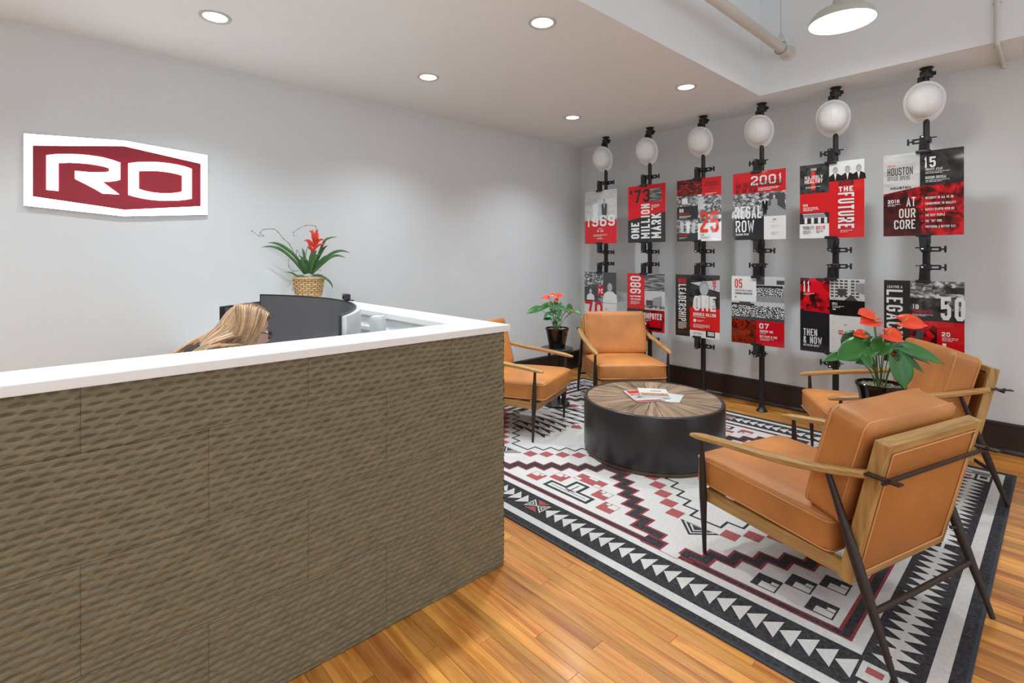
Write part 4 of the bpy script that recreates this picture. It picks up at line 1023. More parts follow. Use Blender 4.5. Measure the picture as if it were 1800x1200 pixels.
p.rect(0, .375, .48, 1, 'red'); p.pic(.48, .70, 1, 1, 'roof'); p.rect(.48, .38, 1, .70, 'light', 'photo'); p.poly([(.72, .46), (.92, .52), (.92, .62), (.72, .58)], 'grey', 'photo'); p.rect(.70, .42, .93, .58, 'grey', 'photo'); p.rect(.52, .43, .70, .54, 'dkgrey', 'photo'); p.pic(.48, .40, 1, .45, 'street')
p.pic(0, 0, 1, .375, 'redph'); p.rect(0, .31, .58, .375, 'char', 'photo'); p.poly([(.62, .10), (.9, .06), (.9, .24), (.62, .26)], 'crimson', 'photo'); p.rect(.58, .03, .94, .08, 'black', 'photo')
p.text('1980', .09, .565, .29, rot=90, w=.385, cw=.46, wt=.14); p.text('1980 EXPANSION', .1, .525, .032, w=.27); p.lines(.1, .5, .26, 4, 'white', .016); p.text('FIRST COMPUTER', .05, .215, .105, w=.88, cw=.44, wt=.18); p.lines(.46, .19, .2, 2, 'white', .016); p.rect(.47, .11, .53, .155, 'white', 'icon')
p = Poster(YP[2]+.015, LO, 'dark poster reading LEADERSHIP downward and ONE HUNDRED MILLION')
p.rect(0, 0, 1, 1, 'char'); p.pic(.34, .42, 1, 1, 'dark'); p.poly([(.34, .87), (1, .93), (1, .74), (.78, .78)], 'light', 'photo'); p.poly([(0, .05), (.34, .05), (.34, .52), (0, .30)], 'brown', 'photo')
p.man(.66, .43, .50, 'light', face='face', hair='grey', shirt='white'); p.rect(.34, .105, 1, .475, 'red'); p.rect(.34, 0, 1, .11, 'white')
p.rect(.70, .02, .90, .125, 'black', 'photo'); p.rect(.74, .045, .88, .11, 'light', 'photo')
p.text('86', .07, .86, .078, 'crimson', w=.18, cw=.8, wt=.24); p.text('LEADERSHIP', .075, .84, .175, rot=-90, w=.60, cw=.42, wt=.14); p.lines(.07, .215, .2, 6, 'light', .02, .012)
p.text('9', .845, .855, .07, 'orange', w=.075, cw=.8, wt=.2); p.text('7', .845, .77, .07, 'orange', w=.075, cw=.8, wt=.2); p.text('ONE', .43, .43, .235, w=.49, cw=.42, wt=.13); p.text('HUNDRED MILLION', .42, .345, .052, w=.50, wt=.16)
p.lines(.42, .325, .44, 1, 'white'); p.ell(.455, .27, .034, .026, 'white', 'logo_mark'); p.lines(.51, .275, .16, 2, 'white', .016); p.lines(.42, .205, .40, 4, 'white', .016); p.text('FIRST WEBSITE', .415, .055, .024, 'grey', w=.2)
p = Poster(YP[3]+.012, LO, 'white and red poster with 05, two crowd photos and 07')
p.rect(0, .63, .485, 1, 'white'); p.rect(.485, .60, 1, 1, 'grey', 'photo'); p.rect(.485, .86, 1, 1, 'light', 'photo'); p.rect(.485, .88, .64, 1, 'dkgrey', 'photo'); p.rect(.86, .89, 1, .95, 'dkgrey', 'photo'); p.pic(.485, .72, .97, .87, 'crowd'); p.rect(.485, .84, .97, .87, 'char', 'photo'); p.rect(0, .345, 1, .63, 'light', 'photo'); p.rect(0, .345, 1, .41, 'dkgrey', 'photo'); p.pic(0, .40, 1, .57, 'crowd'); p.rect(0, .57, .45, .60, 'char', 'photo'); p.rect(.16, .58, .38, .62, 'dkgrey', 'photo')
p.pic(0, 0, .485, .355, 'ranger'); p.rect(.485, 0, 1, .355, 'crimson'); p.text('05', .065, .825, .13, 'orange', w=.15, cw=.42, wt=.13); p.text('CONSTRUCTION PARTNERS', .07, .775, .024, 'grey', w=.34); p.text('FOUNDING CONTRACTOR', .07, .73, .026, 'dkgrey', w=.34); p.ell(.085, .69, .014, .01, 'red', 'dot')
p.text('07', .545, .245, .075, w=.175, cw=.75, wt=.2); p.text('EQUIPMENT YARD', .555, .19, .034, w=.24); p.lines(.555, .17, .18, 1, 'white'); p.text('BEST PLACES TO WORK', .555, .115, .034, w=.32); p.lines(.56, .095, .28, 2, 'white', .018)
p = Poster(YP[4]-.003, LO, 'poster reading THEN & NOW with red rocks and 11')
p.pic(0, .54, .475, 1, 'rocks'); p.rect(0, 0, .475, .56, 'navy'); p.poly([(0, .56), (.475, .56), (.475, .535)], 'crimson'); p.pic(.475, .72, 1, 1, 'wash'); p.flat([[(x_, y_), (x_+.05, y_), (x_+.05, y_+.022), (x_, y_+.022)] for x_ in (.49, .56, .63, .70, .80, .87) for y_ in (.76, .80, .84, .88, .92, .96)], 'dkgrey', 'photo'); p.rect(.60, .78, .73, .87, 'dkgrey', 'photo'); p.poly([(.86, .84), (1, .80), (1, .95), (.88, .94)], 'grey', 'photo'); p.rect(.475, .52, 1, .72, 'black'); p.poly([(.70, .72), (.80, .80), (.90, .72)], 'dkgrey', 'photo')
p.poly([(.475, 0), (1, 0), (1, .50), (.475, .525)], 'paper'); p.text('11', .04, .81, .145, w=.125, cw=.5, wt=.17, gap=.08); p.lines(.06, .785, .18, 2, 'white', .016); p.text('2012', .515, .655, .032, w=.08); p.lines(.52, .635, .19, 2, 'white', .016); p.rect(.525, .59, .57, .605, 'white', 'icon')
p.text('THEN', .055, .215, .095, w=.225, cw=.46, wt=.15); p.text('& NOW', .055, .11, .095, w=.30, cw=.46, wt=.15); p.text('OUR EVOLVING IDENTITY', .055, .072, .026, w=.26)
for k in range(4): p.lines(.52, .42-.105*k, .035, 2, 'light', .014)
p.lines(.69, .40, .1, 1, 'dkgrey'); p.rect(.615, .275, .685, .325, 'red', 'logo_block'); p.text('PO', .625, .285, .028, w=.05); p.text('RO', .66, .17, .03, 'red', w=.05)
p = Poster(YP[5]-.003, LO, 'poster reading LEAVING A LEGACY and 50 years behind the large anthurium')
p.rect(0, 0, 1, 1, 'paper'); p.rect(0, 0, .345, 1, 'char'); p.pic(.345, .53, 1, 1, 'street'); p.rect(.345, .53, 1, .66, 'char', 'photo'); p.pic(.345, .62, .8, .80, 'hair'); p.rect(.78, .86, 1, .93, 'char', 'photo'); p.pic(.345, .06, .68, .53, 'rocks'); p.poly([(.40, .30), (.5, .29), (.53, .40), (.44, .42)], 'dkgrey', 'photo'); p.poly([(.68, .12), (1, .06), (1, .53), (.68, .53)], 'crimson')
p.text('LEAVING A', .045, .905, .032, w=.2, cw=.9, wt=.2); p.text('LEGACY', .035, .885, .215, rot=-90, w=.58, cw=.42, wt=.14); p.lines(.05, .22, .18, 6, 'light', .016, .007); p.text('50', .06, .08, .03, 'red', w=.07); p.lines(.05, .05, .18, 3, 'light', .016)
p.text('19', .375, .665, .055, w=.08, cw=.75, wt=.22); p.text('CELEBRATING RO', .375, .62, .03, 'red', w=.24); p.lines(.375, .60, .28, 2, 'white', .016); p.text('50', .725, .555, .27, w=.285, cw=.48, wt=.18); p.text('YEARS', .955, .62, .035, rot=90, w=.1); p.text('20', .735, .365, .05, w=.1, cw=.85, wt=.24); p.lines(.74, .345, .2, 3, 'white', .016); p.rect(.745, .25, .79, .285, 'white', 'icon')

# ================================================================= POLES, CLAMPS, HARD HATS
PXC = 4.782
PY = [3.615, 3.03, 2.425, 1.866, 1.280, .695]
WH = ['the two posters nearest the room corner', 'the ONE MILLION MARK poster and the one below', 'the LEADERSHIP poster and the collage above', 'the REGAL ROW poster and the crowd photos below', 'THE FUTURE poster and THEN & NOW', 'the AT OUR CORE poster, nearest the viewer']
UPN = ['two-standing-men', 'ONE MILLION MARK', 'photo collage', 'REGAL ROW', 'THE FUTURE', 'AT OUR CORE']; LON = ['corner desk-worker', 'FIRST COMPUTER', 'LEADERSHIP', 'crowd photo', 'THEN & NOW', 'LEGACY']
foot = MB().lathe([(.049, 0), (.049, .006), (.043, .012), (.03, .03), (.024, .042), (.0235, .06)], 28).mesh('foot_cup', M_BLACKP, 40)
lower = MB().lathe([(.0235, .055), (.0235, 1.50), (.026, 1.505), (.026, 1.55), (.0215, 1.555)], 24).mesh('lower_tube', M_BLACKP, 40)
upper = MB().lathe([(.0195, 1.53), (.0195, ZC-.07)], 20).mesh('upper_tube', M_BLACKP, 40)
m = MB().lathe([(.026, ZC-.075), (.03, ZC-.06), (.030, ZC-.02), (.042, ZC-.008), (.042, ZC-.0005)], 24); m.rbox((0, 0, ZC-.052), (.05, .075, .05), .006); top = m.mesh('top_cup', M_BLACKP, 40)
lever = MB().rbox((-.012, .035, ZC-.09), (.03, .03, .05), .008, 3).mesh('lock_lever', M_BLACK, 40); kn = MB().cyl((0, -.03, ZC-.05), (0, -.056, ZC-.05), .016, .014, 12).mesh('lock_knob', M_BLACK, 40)
for i, y in enumerate(PY):
    t = thing('display_pole', f'black floor-to-ceiling pole carrying {WH[i]}', 'pole', (PXC, y, 0), group='display poles along the poster wall')
    for nm, me in (('foot_cup', foot), ('lower_tube', lower), ('upper_tube', upper), ('top_cup', top), ('lock_lever', lever), ('lock_knob', kn)): link(nm, me, t)
def clampset(up, s):
    """up=1: clip hangs below its clamp (top edge of a poster); s: side of the T knob"""
    Z = .098*up; D = {}
    m = MB(); m.rbox((-.002, 0, Z), (.064, .058, .046), .008, 3); m.rbox((.0, s*.052, Z+.013), (.03, .05, .011), .004); m.rbox((.0, s*.052, Z-.013), (.03, .05, .011), .004); m.rbox((0, s*.078, Z), (.028, .012, .037), .004)
    D['clamp_body'] = m.mesh('clamp_body', M_BLACK, 40)
    m = MB(); m.cyl((0, s*.08, Z), (0, s*.104, Z), .006, n=10); m.rbox((0, s*.108, Z), (.016, .013, .05), .004); m.cyl((-.02, -s*.02, Z+.012), (-.02, -s*.062, Z+.012), .0045, n=8); D['knob'] = m.mesh('knob', M_BLACK, 40)
    m = MB(); m.cyl((-.03, 0, Z), (-.072, 0, Z), .0075, n=6); m.cyl((-.068, 0, Z), (-.092, 0, Z), .011, n=12); D['brass_stud'] = m.mesh('brass_stud', M_BRASS, 40)
    m = MB()
    for sx, x1 in ((-1, -.128), (1, -.112)):
        x0 = -.12+sx*.024; a = .0035
        L = [[(x0-a, -.017, Z*1.12), (x0+a, -.017, Z*1.12), (x0+a, .017, Z*1.12), (x0-a, .017, Z*1.12)], [(x0-a+.004*-sx, -.02, Z*.55), (x0+a+.004*-sx, -.02, Z*.55), (x0+a+.004*-sx, .02, Z*.55), (x0-a+.004*-sx, .02, Z*.55)],
             [(x1-a, -.026, 0), (x1+a, -.026, 0), (x1+a, .026, 0), (x1-a, .026, 0)]]
        m.ring(L); m.rbox((x1+sx*.003, 0, up*-.004), (.013, .086, .022), .003)
    m.cyl((-.142, 0, Z), (-.092, 0, Z), .007, n=10); D['spring_clip'] = m.mesh('spring_clip', M_BLACK, 40)
    m = MB(); m.tube([(-.120+.014*math.cos(a), .012*math.sin(a*1.0), Z*.62+.003*a*up-.012*up) for a in np.linspace(0, 4*PI, 26)], .0016, 5); m.tube([(-.149, y_, Z) for y_ in (-.006, .006)], .006, 8); D['spring'] = m.mesh('spring', M_CHROME, 60)
    return D
SETS = {}
def clamp(i, z, up, s, lb):
    k = (up, s)
    if k not in SETS: SETS[k] = clampset(up, s)
    t = thing('poster_clamp', lb, 'clamp', (PXC, PY[i], z), group='black clamps holding the posters')
    for nm, me in SETS[k].items(): link(nm, me, t)
for i in range(6):
    clamp(i, UP+PHT, 1, 1 if i >= 3 else -1, f'black spring clamp gripping the top edge of the {UPN[i]} poster')
    clamp(i, UP, -1, -1, f'black spring clamp gripping the bottom edge of the {UPN[i]} poster')
    clamp(i, LO+PHT, 1, 1 if i == 3 else -1, f'black spring clamp gripping the top edge of the {LON[i]} poster')
    clamp(i, LO, -1, 1 if i >= 3 else -1, f'black spring clamp gripping the bottom edge of the {LON[i]} poster')
def hardhat():
    A, B, H = .108, .120, .112; n = 56; L = []
    def rim(th): return A*math.cos(th), B*math.sin(th)
    rows = [0.02, .1, .2, .3, .4, .5, .6, .7, .8, .88, .95, 1.0]
    for u in rows:
        ph = u*PI/2; l = []
        for j in range(n):
            th = 2*PI*j/n; x, y = rim(th); k = math.sin(ph)**.9; z = H*math.cos(ph)**.85 if u < 1 else 0
            px, py = x*k, y*k
            rib = sum(.0045*math.exp(-((px-c)/.007)**2) for c in (-.03, 0, .03))*min(1, max(0, (.9-abs(py)/B)))*min(1, 2.2*(1-u))
            l.append((px, py, z+rib))
        L.append(l)
    def flare(o, dz, vis):
        l = []
        for j in range(n):
            th = 2*PI*j/n; x, y = rim(th); f = max(0, math.sin(th))**2.2
            k = 1+(o+vis*f)/math.hypot(x, y); l.append((x*k, y*k, dz-.010*f*(1 if o > .006 else 0)))
        return l
    L += [flare(.003, -.004, 0), flare(.014, -.010, .030), flare(.015, -.013, .032), flare(.012, -.014, .028)]
    inner = []
    for u in (1.0, .9, .7, .5, .3, .05):
        ph = u*PI/2; inner.append([(rim(2*PI*j/n)[0]*.965*math.sin(ph), rim(2*PI*j/n)[1]*.965*math.sin(ph), (H-.005)*math.cos(ph)-.008) for j in range(n)])
    L += inner
    return MB().ring(L).mesh('hat_shell', M_HAT, 60)
hm = hardhat()
susp = MB(); susp.tube([(.082*math.cos(a), .098*math.sin(a), .012) for a in np.linspace(0, 2*PI, 30)], .008, 6)
for a in (.8, 2.34): susp.tube([(.08*math.cos(a), .095*math.sin(a), .015), (.05*math.cos(a), .06*math.sin(a), .085), (0, 0, .108), (-.05*math.cos(a), -.06*math.sin(a), .085), (-.08*math.cos(a), -.095*math.sin(a), .015)], .005, 6)
suspm = susp.mesh('suspension_band', M_BLACK, 60); hookm = MB().tube([(0, -.02, .10), (0, -.03, .03), (0, -.035, -.03)], .006, 8).mesh('hook', M_BLACK, 60)
HATM = Matrix(((0, 0, -1, 0), (1, 0, 0, 0), (0, -1, 0, 0), (0, 0, 0, 1)))
for i, y in enumerate(PY):
    t = thing('hard_hat', f'white hard hat hung on the pole above the {UPN[i]} poster', 'hard hat', (4.708, y, 2.556), group='white hard hats on the poles')
    yaw = (.20, .21, .22, .22, .22, .22)[i]
    for nm, me in (('hat_shell', hm), ('suspension_band', suspm), ('hook', hookm)): link(nm, me, t, Rz(yaw) @ Ry(-.30) @ HATM @ T(0, .012, 0))
# ================================================================= BROMELIAD IN A BASKET
BX, BY, BZ = 1.487, 3.985, DZ+.0302
t = thing('potted_bromeliad', 'red-flowered bromeliad in a woven reed basket on the counter', 'potted plant', (BX, BY, BZ), -TH)
m = MB(); rows = 10; Hb = .150
for i in range(rows):
    z = .008+i*(Hb-.012)/(rows-1); r = .090+.024*z/Hb; L = []
    n = 48
    for j in range(n+1):
        a = 2*PI*j/n; sq = 1/(abs(math.cos(a))**6+abs(math.sin(a))**6)**(1/6); rad = r*(.62+.38*sq)*.93+.0042*math.sin(14*a+PI*i)
        L.append((rad*math.cos(a), rad*math.sin(a), z))
    m.tube(L, .0074 if i < rows-1 else .009, 6)
m.lathe([(.082, .002), (.092, .01), (.104, Hb-.012)], 32)
m.build('basket', M_BASKET, t, 60)
mk = MB()
for j in range(28):
    a = 2*PI*(j+.5)/28; L = []
    for z in np.linspace(.004, Hb-.006, 8):
        r_ = .090+.024*z/Hb; sq = 1/(abs(math.cos(a))**6+abs(math.sin(a))**6)**(1/6); rad = r_*(.62+.38*sq)*.93+.0035; L.append((rad*math.cos(a), rad*math.sin(a), z))
    mk.tube(L, .0036, 5)
mk.build('basket_stakes', mat('basket_stake', rgb(150, 108, 62), .7, isl=.3), t, 60)
ms = MB(); r = random.Random(11)
for i in range(90):
    a = r.random()*2*PI; q = r.uniform(.02, .105); p = Vector((q*math.cos(a), q*math.sin(a), Hb+r.uniform(-.004, .010)))
    if i > 62: a = r.uniform(2.4, 4.0); p = Vector((.116*math.cos(a), .116*math.sin(a), Hb-r.uniform(0, .10)))
    pts = [p]
    for k in range(4): p = p+Vector((r.uniform(-.022, .022), r.uniform(-.022, .022), r.uniform(-.008, .006) if i <= 62 else r.uniform(-.02, .0))); pts.append(p)
    ms.tube(catmull(pts, 3), .0014, 4)
ms.lathe([(.1, Hb-.012), (.09, Hb-.002), (.02, Hb+.004)], 24)
o = ms.build('moss', M_MOSS, t, 180); o['kind'] = 'stuff'
q = .000557
def bp(x, y, dep=0): return Vector(((x-745)*q, dep, Hb-(y-850)*q))
def strap(path, W, nm, mt, par, fold=.3, tip=.55):
    P = catmull(path, 6); n = len(P); m = MB(); vs = []
    view = Vector((0, -1, .25)).normalized()
    for i, p in enumerate(P):
        u = i/(n-1); tt = (P[min(i+1, n-1)]-P[max(i-1, 0)]).normalized(); s = tt.cross(view); s = s.normalized() if s.length > 1e-5 else Vector((1, 0, 0)); nn = s.cross(tt)
        w = W/2*(1 if u < tip else max(.03, 1-((u-tip)/(1-tip))**1.6))*(.75+.25*min(1, u*5))
        for k in (-1, 0, 1): vs.append(p+s*w*k+nn*(w*fold*(k*k)))
    fs = []
    for i in range(n-1):
        for k in (0, 1): fs.append((i*3+k, i*3+k+1, i*3+k+4, i*3+k+3))
    me = bpy.data.meshes.new(nm); me.from_pydata([tuple(v) for v in vs], [], fs); me.materials.append(mt)
    bm = bmesh.new(); bm.from_mesh(me); bmesh.ops.recalc_face_normals(bm, faces=bm.faces); bmesh.ops.solidify(bm, geom=bm.faces[:], thickness=.0012); bm.to_mesh(me); bm.free(); me.shade_smooth()
    return link(nm, me, par)
for path, w in (([bp(690, 800), bp(560, 610, -.03), bp(420, 470, -.06), bp(300, 420, -.09), bp(170, 430, -.11)], .022), ([bp(690, 760, .01), bp(570, 560, -.01), bp(440, 430, -.04), bp(340, 375, -.07), bp(240, 368, -.09)], .024),
                ([bp(780, 780), bp(930, 640, -.02), bp(1080, 520, -.03), bp(1220, 478, -.04), bp(1360, 502, -.05)], .024), ([bp(800, 800, -.02), bp(940, 680, -.04), bp(1080, 570, -.05), bp(1190, 543, -.06), bp(1300, 572, -.06)], .022),
                ([bp(820, 815, -.03), bp(940, 820, -.05), bp(1050, 870, -.07), bp(1110, 930, -.08), bp(1133, 1000, -.08)], .018), ([bp(680, 820, -.02), bp(610, 820, -.05), bp(560, 780, -.07), bp(475, 765, -.08)], .014),
                ([bp(760, 780, .02), bp(830, 600, .04), bp(920, 350, .06), bp(1000, 290, .07), bp(1100, 275, .08)], .020), ([bp(740, 790), bp(735, 660), bp(690, 590, -.02), bp(630, 545, -.04)], .026), ([bp(770, 790, -.01), bp(800, 640, -.03), bp(860, 520, -.05), bp(905, 470, -.06)], .030),
                ([bp(720, 800, -.02), bp(715, 700, -.05), bp(700, 610, -.07), bp(720, 590, -.09)], .030), ([bp(750, 790, .03), bp(730, 600, .05), bp(750, 480, .06), bp(660, 420, .08)], .022), ([bp(790, 790, .02), bp(850, 600, .03), bp(930, 450, .03), bp(995, 400, .03)], .024),
                ([bp(780, 800, -.02), bp(840, 650, -.05), bp(890, 550, -.07), bp(985, 525, -.09)], .020), ([bp(700, 800, .03), bp(650, 650, .07), bp(600, 500, .10), bp(560, 430, .12)], .022), ([bp(740, 800, .04), bp(820, 660, .08), bp(900, 560, .12), bp(980, 545, .15)], .022)):
    strap(path, w, 'leaf', M_BLEAF, t)
MB().tube(catmull([bp(755, 790), bp(785, 640), bp(815, 450), bp(838, 300)], 6), [.007]*6+[.009]*6+[.006]*7, 8).build('stalk', M_BSTALK, t, 180)
for path, w in (([bp(825, 430), bp(790, 370, -.01), bp(745, 330, -.02), bp(685, 345, -.02)], .024), ([bp(830, 420), bp(880, 350, -.01), bp(940, 320, -.02), bp(1000, 345, -.02)], .024), ([bp(820, 470), bp(870, 420, -.02), bp(940, 388, -.03), bp(1015, 395, -.03)], .022),
                ([bp(835, 380), bp(830, 280, -.01), bp(800, 220, -.01), bp(745, 185, -.01)], .028), ([bp(838, 370), bp(860, 280, -.02), bp(870, 220, -.02), bp(893, 170, -.02)], .030), ([bp(835, 370), bp(825, 280, -.02), bp(815, 220, -.02), bp(800, 170, -.01)], .028),
                ([bp(815, 500), bp(790, 440, -.02), bp(770, 380, -.03), bp(720, 320, -.03)], .022), ([bp(838, 400, .01), bp(850, 300, .02), bp(850, 250, .03), bp(830, 190, .03)], .026), ([bp(815, 520), bp(840, 480, -.03), bp(850, 440, -.04), bp(880, 420, -.05)], .024)):
    strap(path, w, 'bract', M_BRED, t, .35, .35)
for path in ([bp(640, 700, .03), bp(560, 560, .0), bp(500, 390, -.03), bp(430, 310, -.05), bp(370, 220, -.07), bp(320, 180, -.08), bp(200, 188, -.10), bp(170, 240, -.12), bp(205, 275, -.11), bp(150, 275, -.12), bp(75, 210, -.14)],
             [bp(660, 700, .05), bp(650, 560, .06), bp(690, 420, .06), bp(770, 320, .06), bp(800, 200, .06), bp(795, 125, .06), bp(680, 118, .03), bp(600, 170, .0), bp(545, 220, -.02), bp(560, 270, -.03)],
             [bp(630, 755, -.02), bp(560, 755, -.05), bp(510, 690, -.06), bp(510, 600, -.06)], [bp(640, 700, -.02), bp(600, 560, -.04), bp(610, 470, -.04), bp(640, 540, -.03)], [bp(820, 780, -.06), bp(890, 740, -.07), bp(960, 748, -.08)]):
    m = MB(); P = catmull(path, 6); m.tube(P, [.0026*(1-.55*i/len(P)) for i in range(len(P))], 6)
    for p_ in P[6::6]: m.rbox(tuple(p_), (.007, .006, .008), .002, 1)
    m.build('twig', M_TWIG, t, 180)

# ================================================================= BEHIND THE DESK
WZ = .7402
# curved ultrawide monitor
A, B = Vector((.968, 3.41, 0)), Vector((.851, 1.962, 0)); ch_ = (B-A); mid = (A+B)/2; nrm = Vector((-ch_.y, ch_.x, 0)).normalized(); nrm = nrm if nrm.x > 0 else -nrm
sag = .255; cl = ch_.length; RR = cl*cl/8/sag+sag/2; cc = mid+nrm*(sag-RR); half = math.asin(cl/2/RR)
base_a = math.atan2(nrm.y, nrm.x); nseg = 40
sgn = 1 if (Vector((math.cos(base_a+half), math.sin(base_a+half), 0))*RR+cc-A).length < .05 else -1
t = thing('curved_monitor', 'large curved ultrawide monitor with dark screen and silver back', 'monitor', (mid.x+nrm.x*sag, mid.y+nrm.y*sag, WZ))
off = Vector((mid.x+nrm.x*sag, mid.y+nrm.y*sag, WZ))
def arc(r0, r1, a0, a1, z0, z1):
    L = []
    for i in range(nseg+1):
        a = base_a+sgn*(a0+(a1-a0)*i/nseg); d = Vector((math.cos(a), math.sin(a), 0))
        L.append([tuple(cc+d*r+Vector((0, 0, z))-off) for r, z in ((r0, z0), (r1, z0), (r1, z1), (r0, z1))])
    return MB().ring(L)
arc(RR-.001, RR+.010, half, -half, .755, 1.168).build('bezel', M_BLACK, t, 30)
arc(RR-.0022, RR-.0012, half-.006, -half+.006, .765, 1.160).build('screen', M_SCREEN, t, 30)
arc(RR+.0102, RR+.030, half-.004, -half+.004, .757, 1.163).build('back_shell', M_SILVER, t, 30)
m = MB(); m.rbox((.07, 0, .18), (.05, .09, .30), .01); m.build('stand_neck', M_SILVER, t); MB().rbox((.02, 0, .008), (.20, .30, .014), .006).build('stand_base', M_SILVER, t)
a = base_a+sgn*(-.14*half); d = Vector((math.cos(a), math.sin(a), 0)); wp = cc+d*(RR+.004)
w = thing('webcam', 'small black webcam clipped on top of the curved monitor', 'webcam', (wp.x, wp.y, 1.1695), math.atan2(d.y, d.x))
m = MB(); m.rbox((-.004, 0, .022), (.03, .062, .032), .005); m.build('camera_body', M_BLACK, w); m = MB(); m.lathe([(.009, 0), (.009, .004), (.006, .005)], 16, M=T(-.019, 0, .022) @ Ry(-PI/2)); m.build('camera_lens', M_POT, w, 40)
MB().rbox((.008, 0, .003), (.05, .03, .006), .002).build('clip', M_BLACK, w)
# second small screen nearer the back wall
t = thing('desk_monitor', 'small dark monitor partly hidden behind the seated person', 'monitor', (.93, 3.54, WZ), math.radians(38))
m = MB(); m.rbox((0, .008, .235), (.44, .03, .25), .004); m.build('bezel', M_BLACK, t); MB().box((0, -.0082, .238), (.42, .002, .225)).build('screen', M_SCREEN, t)
MB().rbox((0, .03, .1), (.05, .02, .2), .004).build('stand_neck', M_BLACK, t); MB().rbox((0, .03, .006), (.2, .16, .012), .004).build('stand_base', M_BLACK, t)
for o_ in (t,): o_.location = (.945, 3.60, WZ)
t = thing('upright_box', 'slim pale grey upright box standing beside the curved monitor', 'box', (1.275, 2.45, WZ), -TH)
MB().rbox((0, 0, .172), (.062, .10, .344), .004, 3).build('case', M_GREYBOX, t, 40); MB().rbox((0, 0, .346), (.058, .096, .006), .002).build('top_cap', M_SILVER, t); MB().box((0, -.0502, .10), (.04, .001, .12)).build('grille', M_DESKIN, t)
k = thing('keyboard', 'black keyboard on the work surface in front of the seated person', 'keyboard', (.845, 2.62, WZ), PI/2)
MB().rbox((0, 0, .008), (.42, .13, .014), .004).build('keyboard_base', M_BLACK, k)
key = MB().rbox((0, 0, 0), (.0155, .0155, .006), .0015, 1).mesh('key', M_SCREEN)
for i in range(5):
    for j in range(14): o_ = link('key', key, k); o_.location = (-.195+.0278*j, -.045+.0215*i, .0175)

# ---- task chair
t = thing('task_chair', 'black task chair behind the reception desk', 'office chair', (.38, 2.62, 0))
vs, fs = cushion(.235, .235, .035, .03, .01, 8); MB().add(vs, fs, 0, T(0, 0, .455)).build('seat', M_BLACK, t, 180)
vs, fs = cushion(.025, .20, .15, .024, .008, 8); MB().add(vs, fs, 0, T(-.27, 0, .66) @ Ry(-.08)).build('backrest', M_BLACK, t, 180)
MB().tube([(-.12, 0, .41), (-.26, 0, .43), (-.305, 0, .55), (-.30, 0, .66)], .018, 8).build('back_support', M_BLACK, t, 180)
MB().cyl((0, 0, .09), (0, 0, .42), .025, .02, 14).build('gas_post', M_CHROME, t, 50)
for kx in range(5):
    a = 2*PI*kx/5; leg = MB().tube([(0, 0, .10), (.26*math.cos(a), .26*math.sin(a), .065)], [.022, .014], 8).build('base_arm', M_BLACK, t, 60)
    MB().tube([(.27*math.cos(a)-.012*math.sin(a), .27*math.sin(a)+.012*math.cos(a), .03), (.27*math.cos(a)+.012*math.sin(a), .27*math.sin(a)-.012*math.cos(a), .03)], .029, 14).build('caster', M_BLACK, leg, 50)

# ================================================================= SEATED PERSON
PO = Vector((.376, 2.615, -.008))
def skin_mesh(chains, sub=2):
    me = bpy.data.meshes.new('sk'); vs = []; es = []; rad = []; ids = {}
    for c in chains:
        prev = None
        for p, r in c:
            key = tuple(round(x, 4) for x in p)
            if key not in ids: ids[key] = len(vs); vs.append(p); rad.append(r)
            i = ids[key]
            if prev is not None: es.append((prev, i))
            prev = i
    me.from_pydata(vs, es, []); o = bpy.data.objects.new('sk', me); COL.objects.link(o)
    o.modifiers.new('s', 'SKIN'); sk = me.skin_vertices[0].data
    for i, r in enumerate(rad): sk[i].radius = (r, r) if not isinstance(r, tuple) else r; sk[i].use_root = (i == 0)
    sb = o.modifiers.new('u', 'SUBSURF'); sb.levels = sub
    dg = bpy.context.evaluated_depsgraph_get(); ev = o.evaluated_get(dg); mm = bpy.data.meshes.new_from_object(ev)
    out = ([v.co.copy() for v in mm.vertices], [tuple(p.vertices) for p in mm.polygons]); bpy.data.objects.remove(o); return out
body = MB()
pel = (0, 0, .545)
sh_z, ches = .955, (.10, 0, .86)
chains = [[(pel, (.155, .125)), ((.02, 0, .66), (.135, .115)), (ches, (.155, .115)), ((.145, 0, .96), (.11, .09)), ((.185, 0, 1.015), .052), ((.225, 0, 1.055), .05)]]
for s in (-1, 1):
    chains.append([(ches, (.155, .115)), ((.125, s*.12, .935), .072), ((.135, s*.185, .905), .058), ((.20, s*.235, .70), .043), ((.22, s*.235, .685), .042), ((.44, s*.15, .772), .031), ((.475, s*.14, .775), .028)])
    chains.append([(pel, (.155, .125)), ((.06, s*.09, .55), .088), ((.40, s*.12, .545), .068), ((.44, s*.12, .51), .062), ((.40, s*.12, .14), .042), ((.40, s*.12, .085), .042), ((.52, s*.13, .045), .032)])
v_, f_ = skin_mesh(chains); body.add(v_, f_)
for s in (-1, 1):     # hands: palm and five bent fingers resting on the keys
    hx, hy, hz = .475, s*.14, .776
    body.rbox((hx+.045, hy, hz), (.085, .075, .026), .012, 3)
    for kf, (dy, L) in enumerate(((-.029, .058), (-.010, .068), (.010, .064), (.028, .050))):
        b0 = Vector((hx+.08, hy+s*dy*-1, hz+.004)); body.tube([b0, b0+Vector((L*.45, 0, .012)), b0+Vector((L*.8, 0, .002)), b0+Vector((L, 0, -.012))], [.0095, .009, .008, .006], 8)
    b0 = Vector((hx+.025, hy-s*.034, hz)); body.tube([b0, b0+Vector((.03, -s*.02, 0)), b0+Vector((.06, -s*.022, -.006))], [.011, .0105, .008], 8)
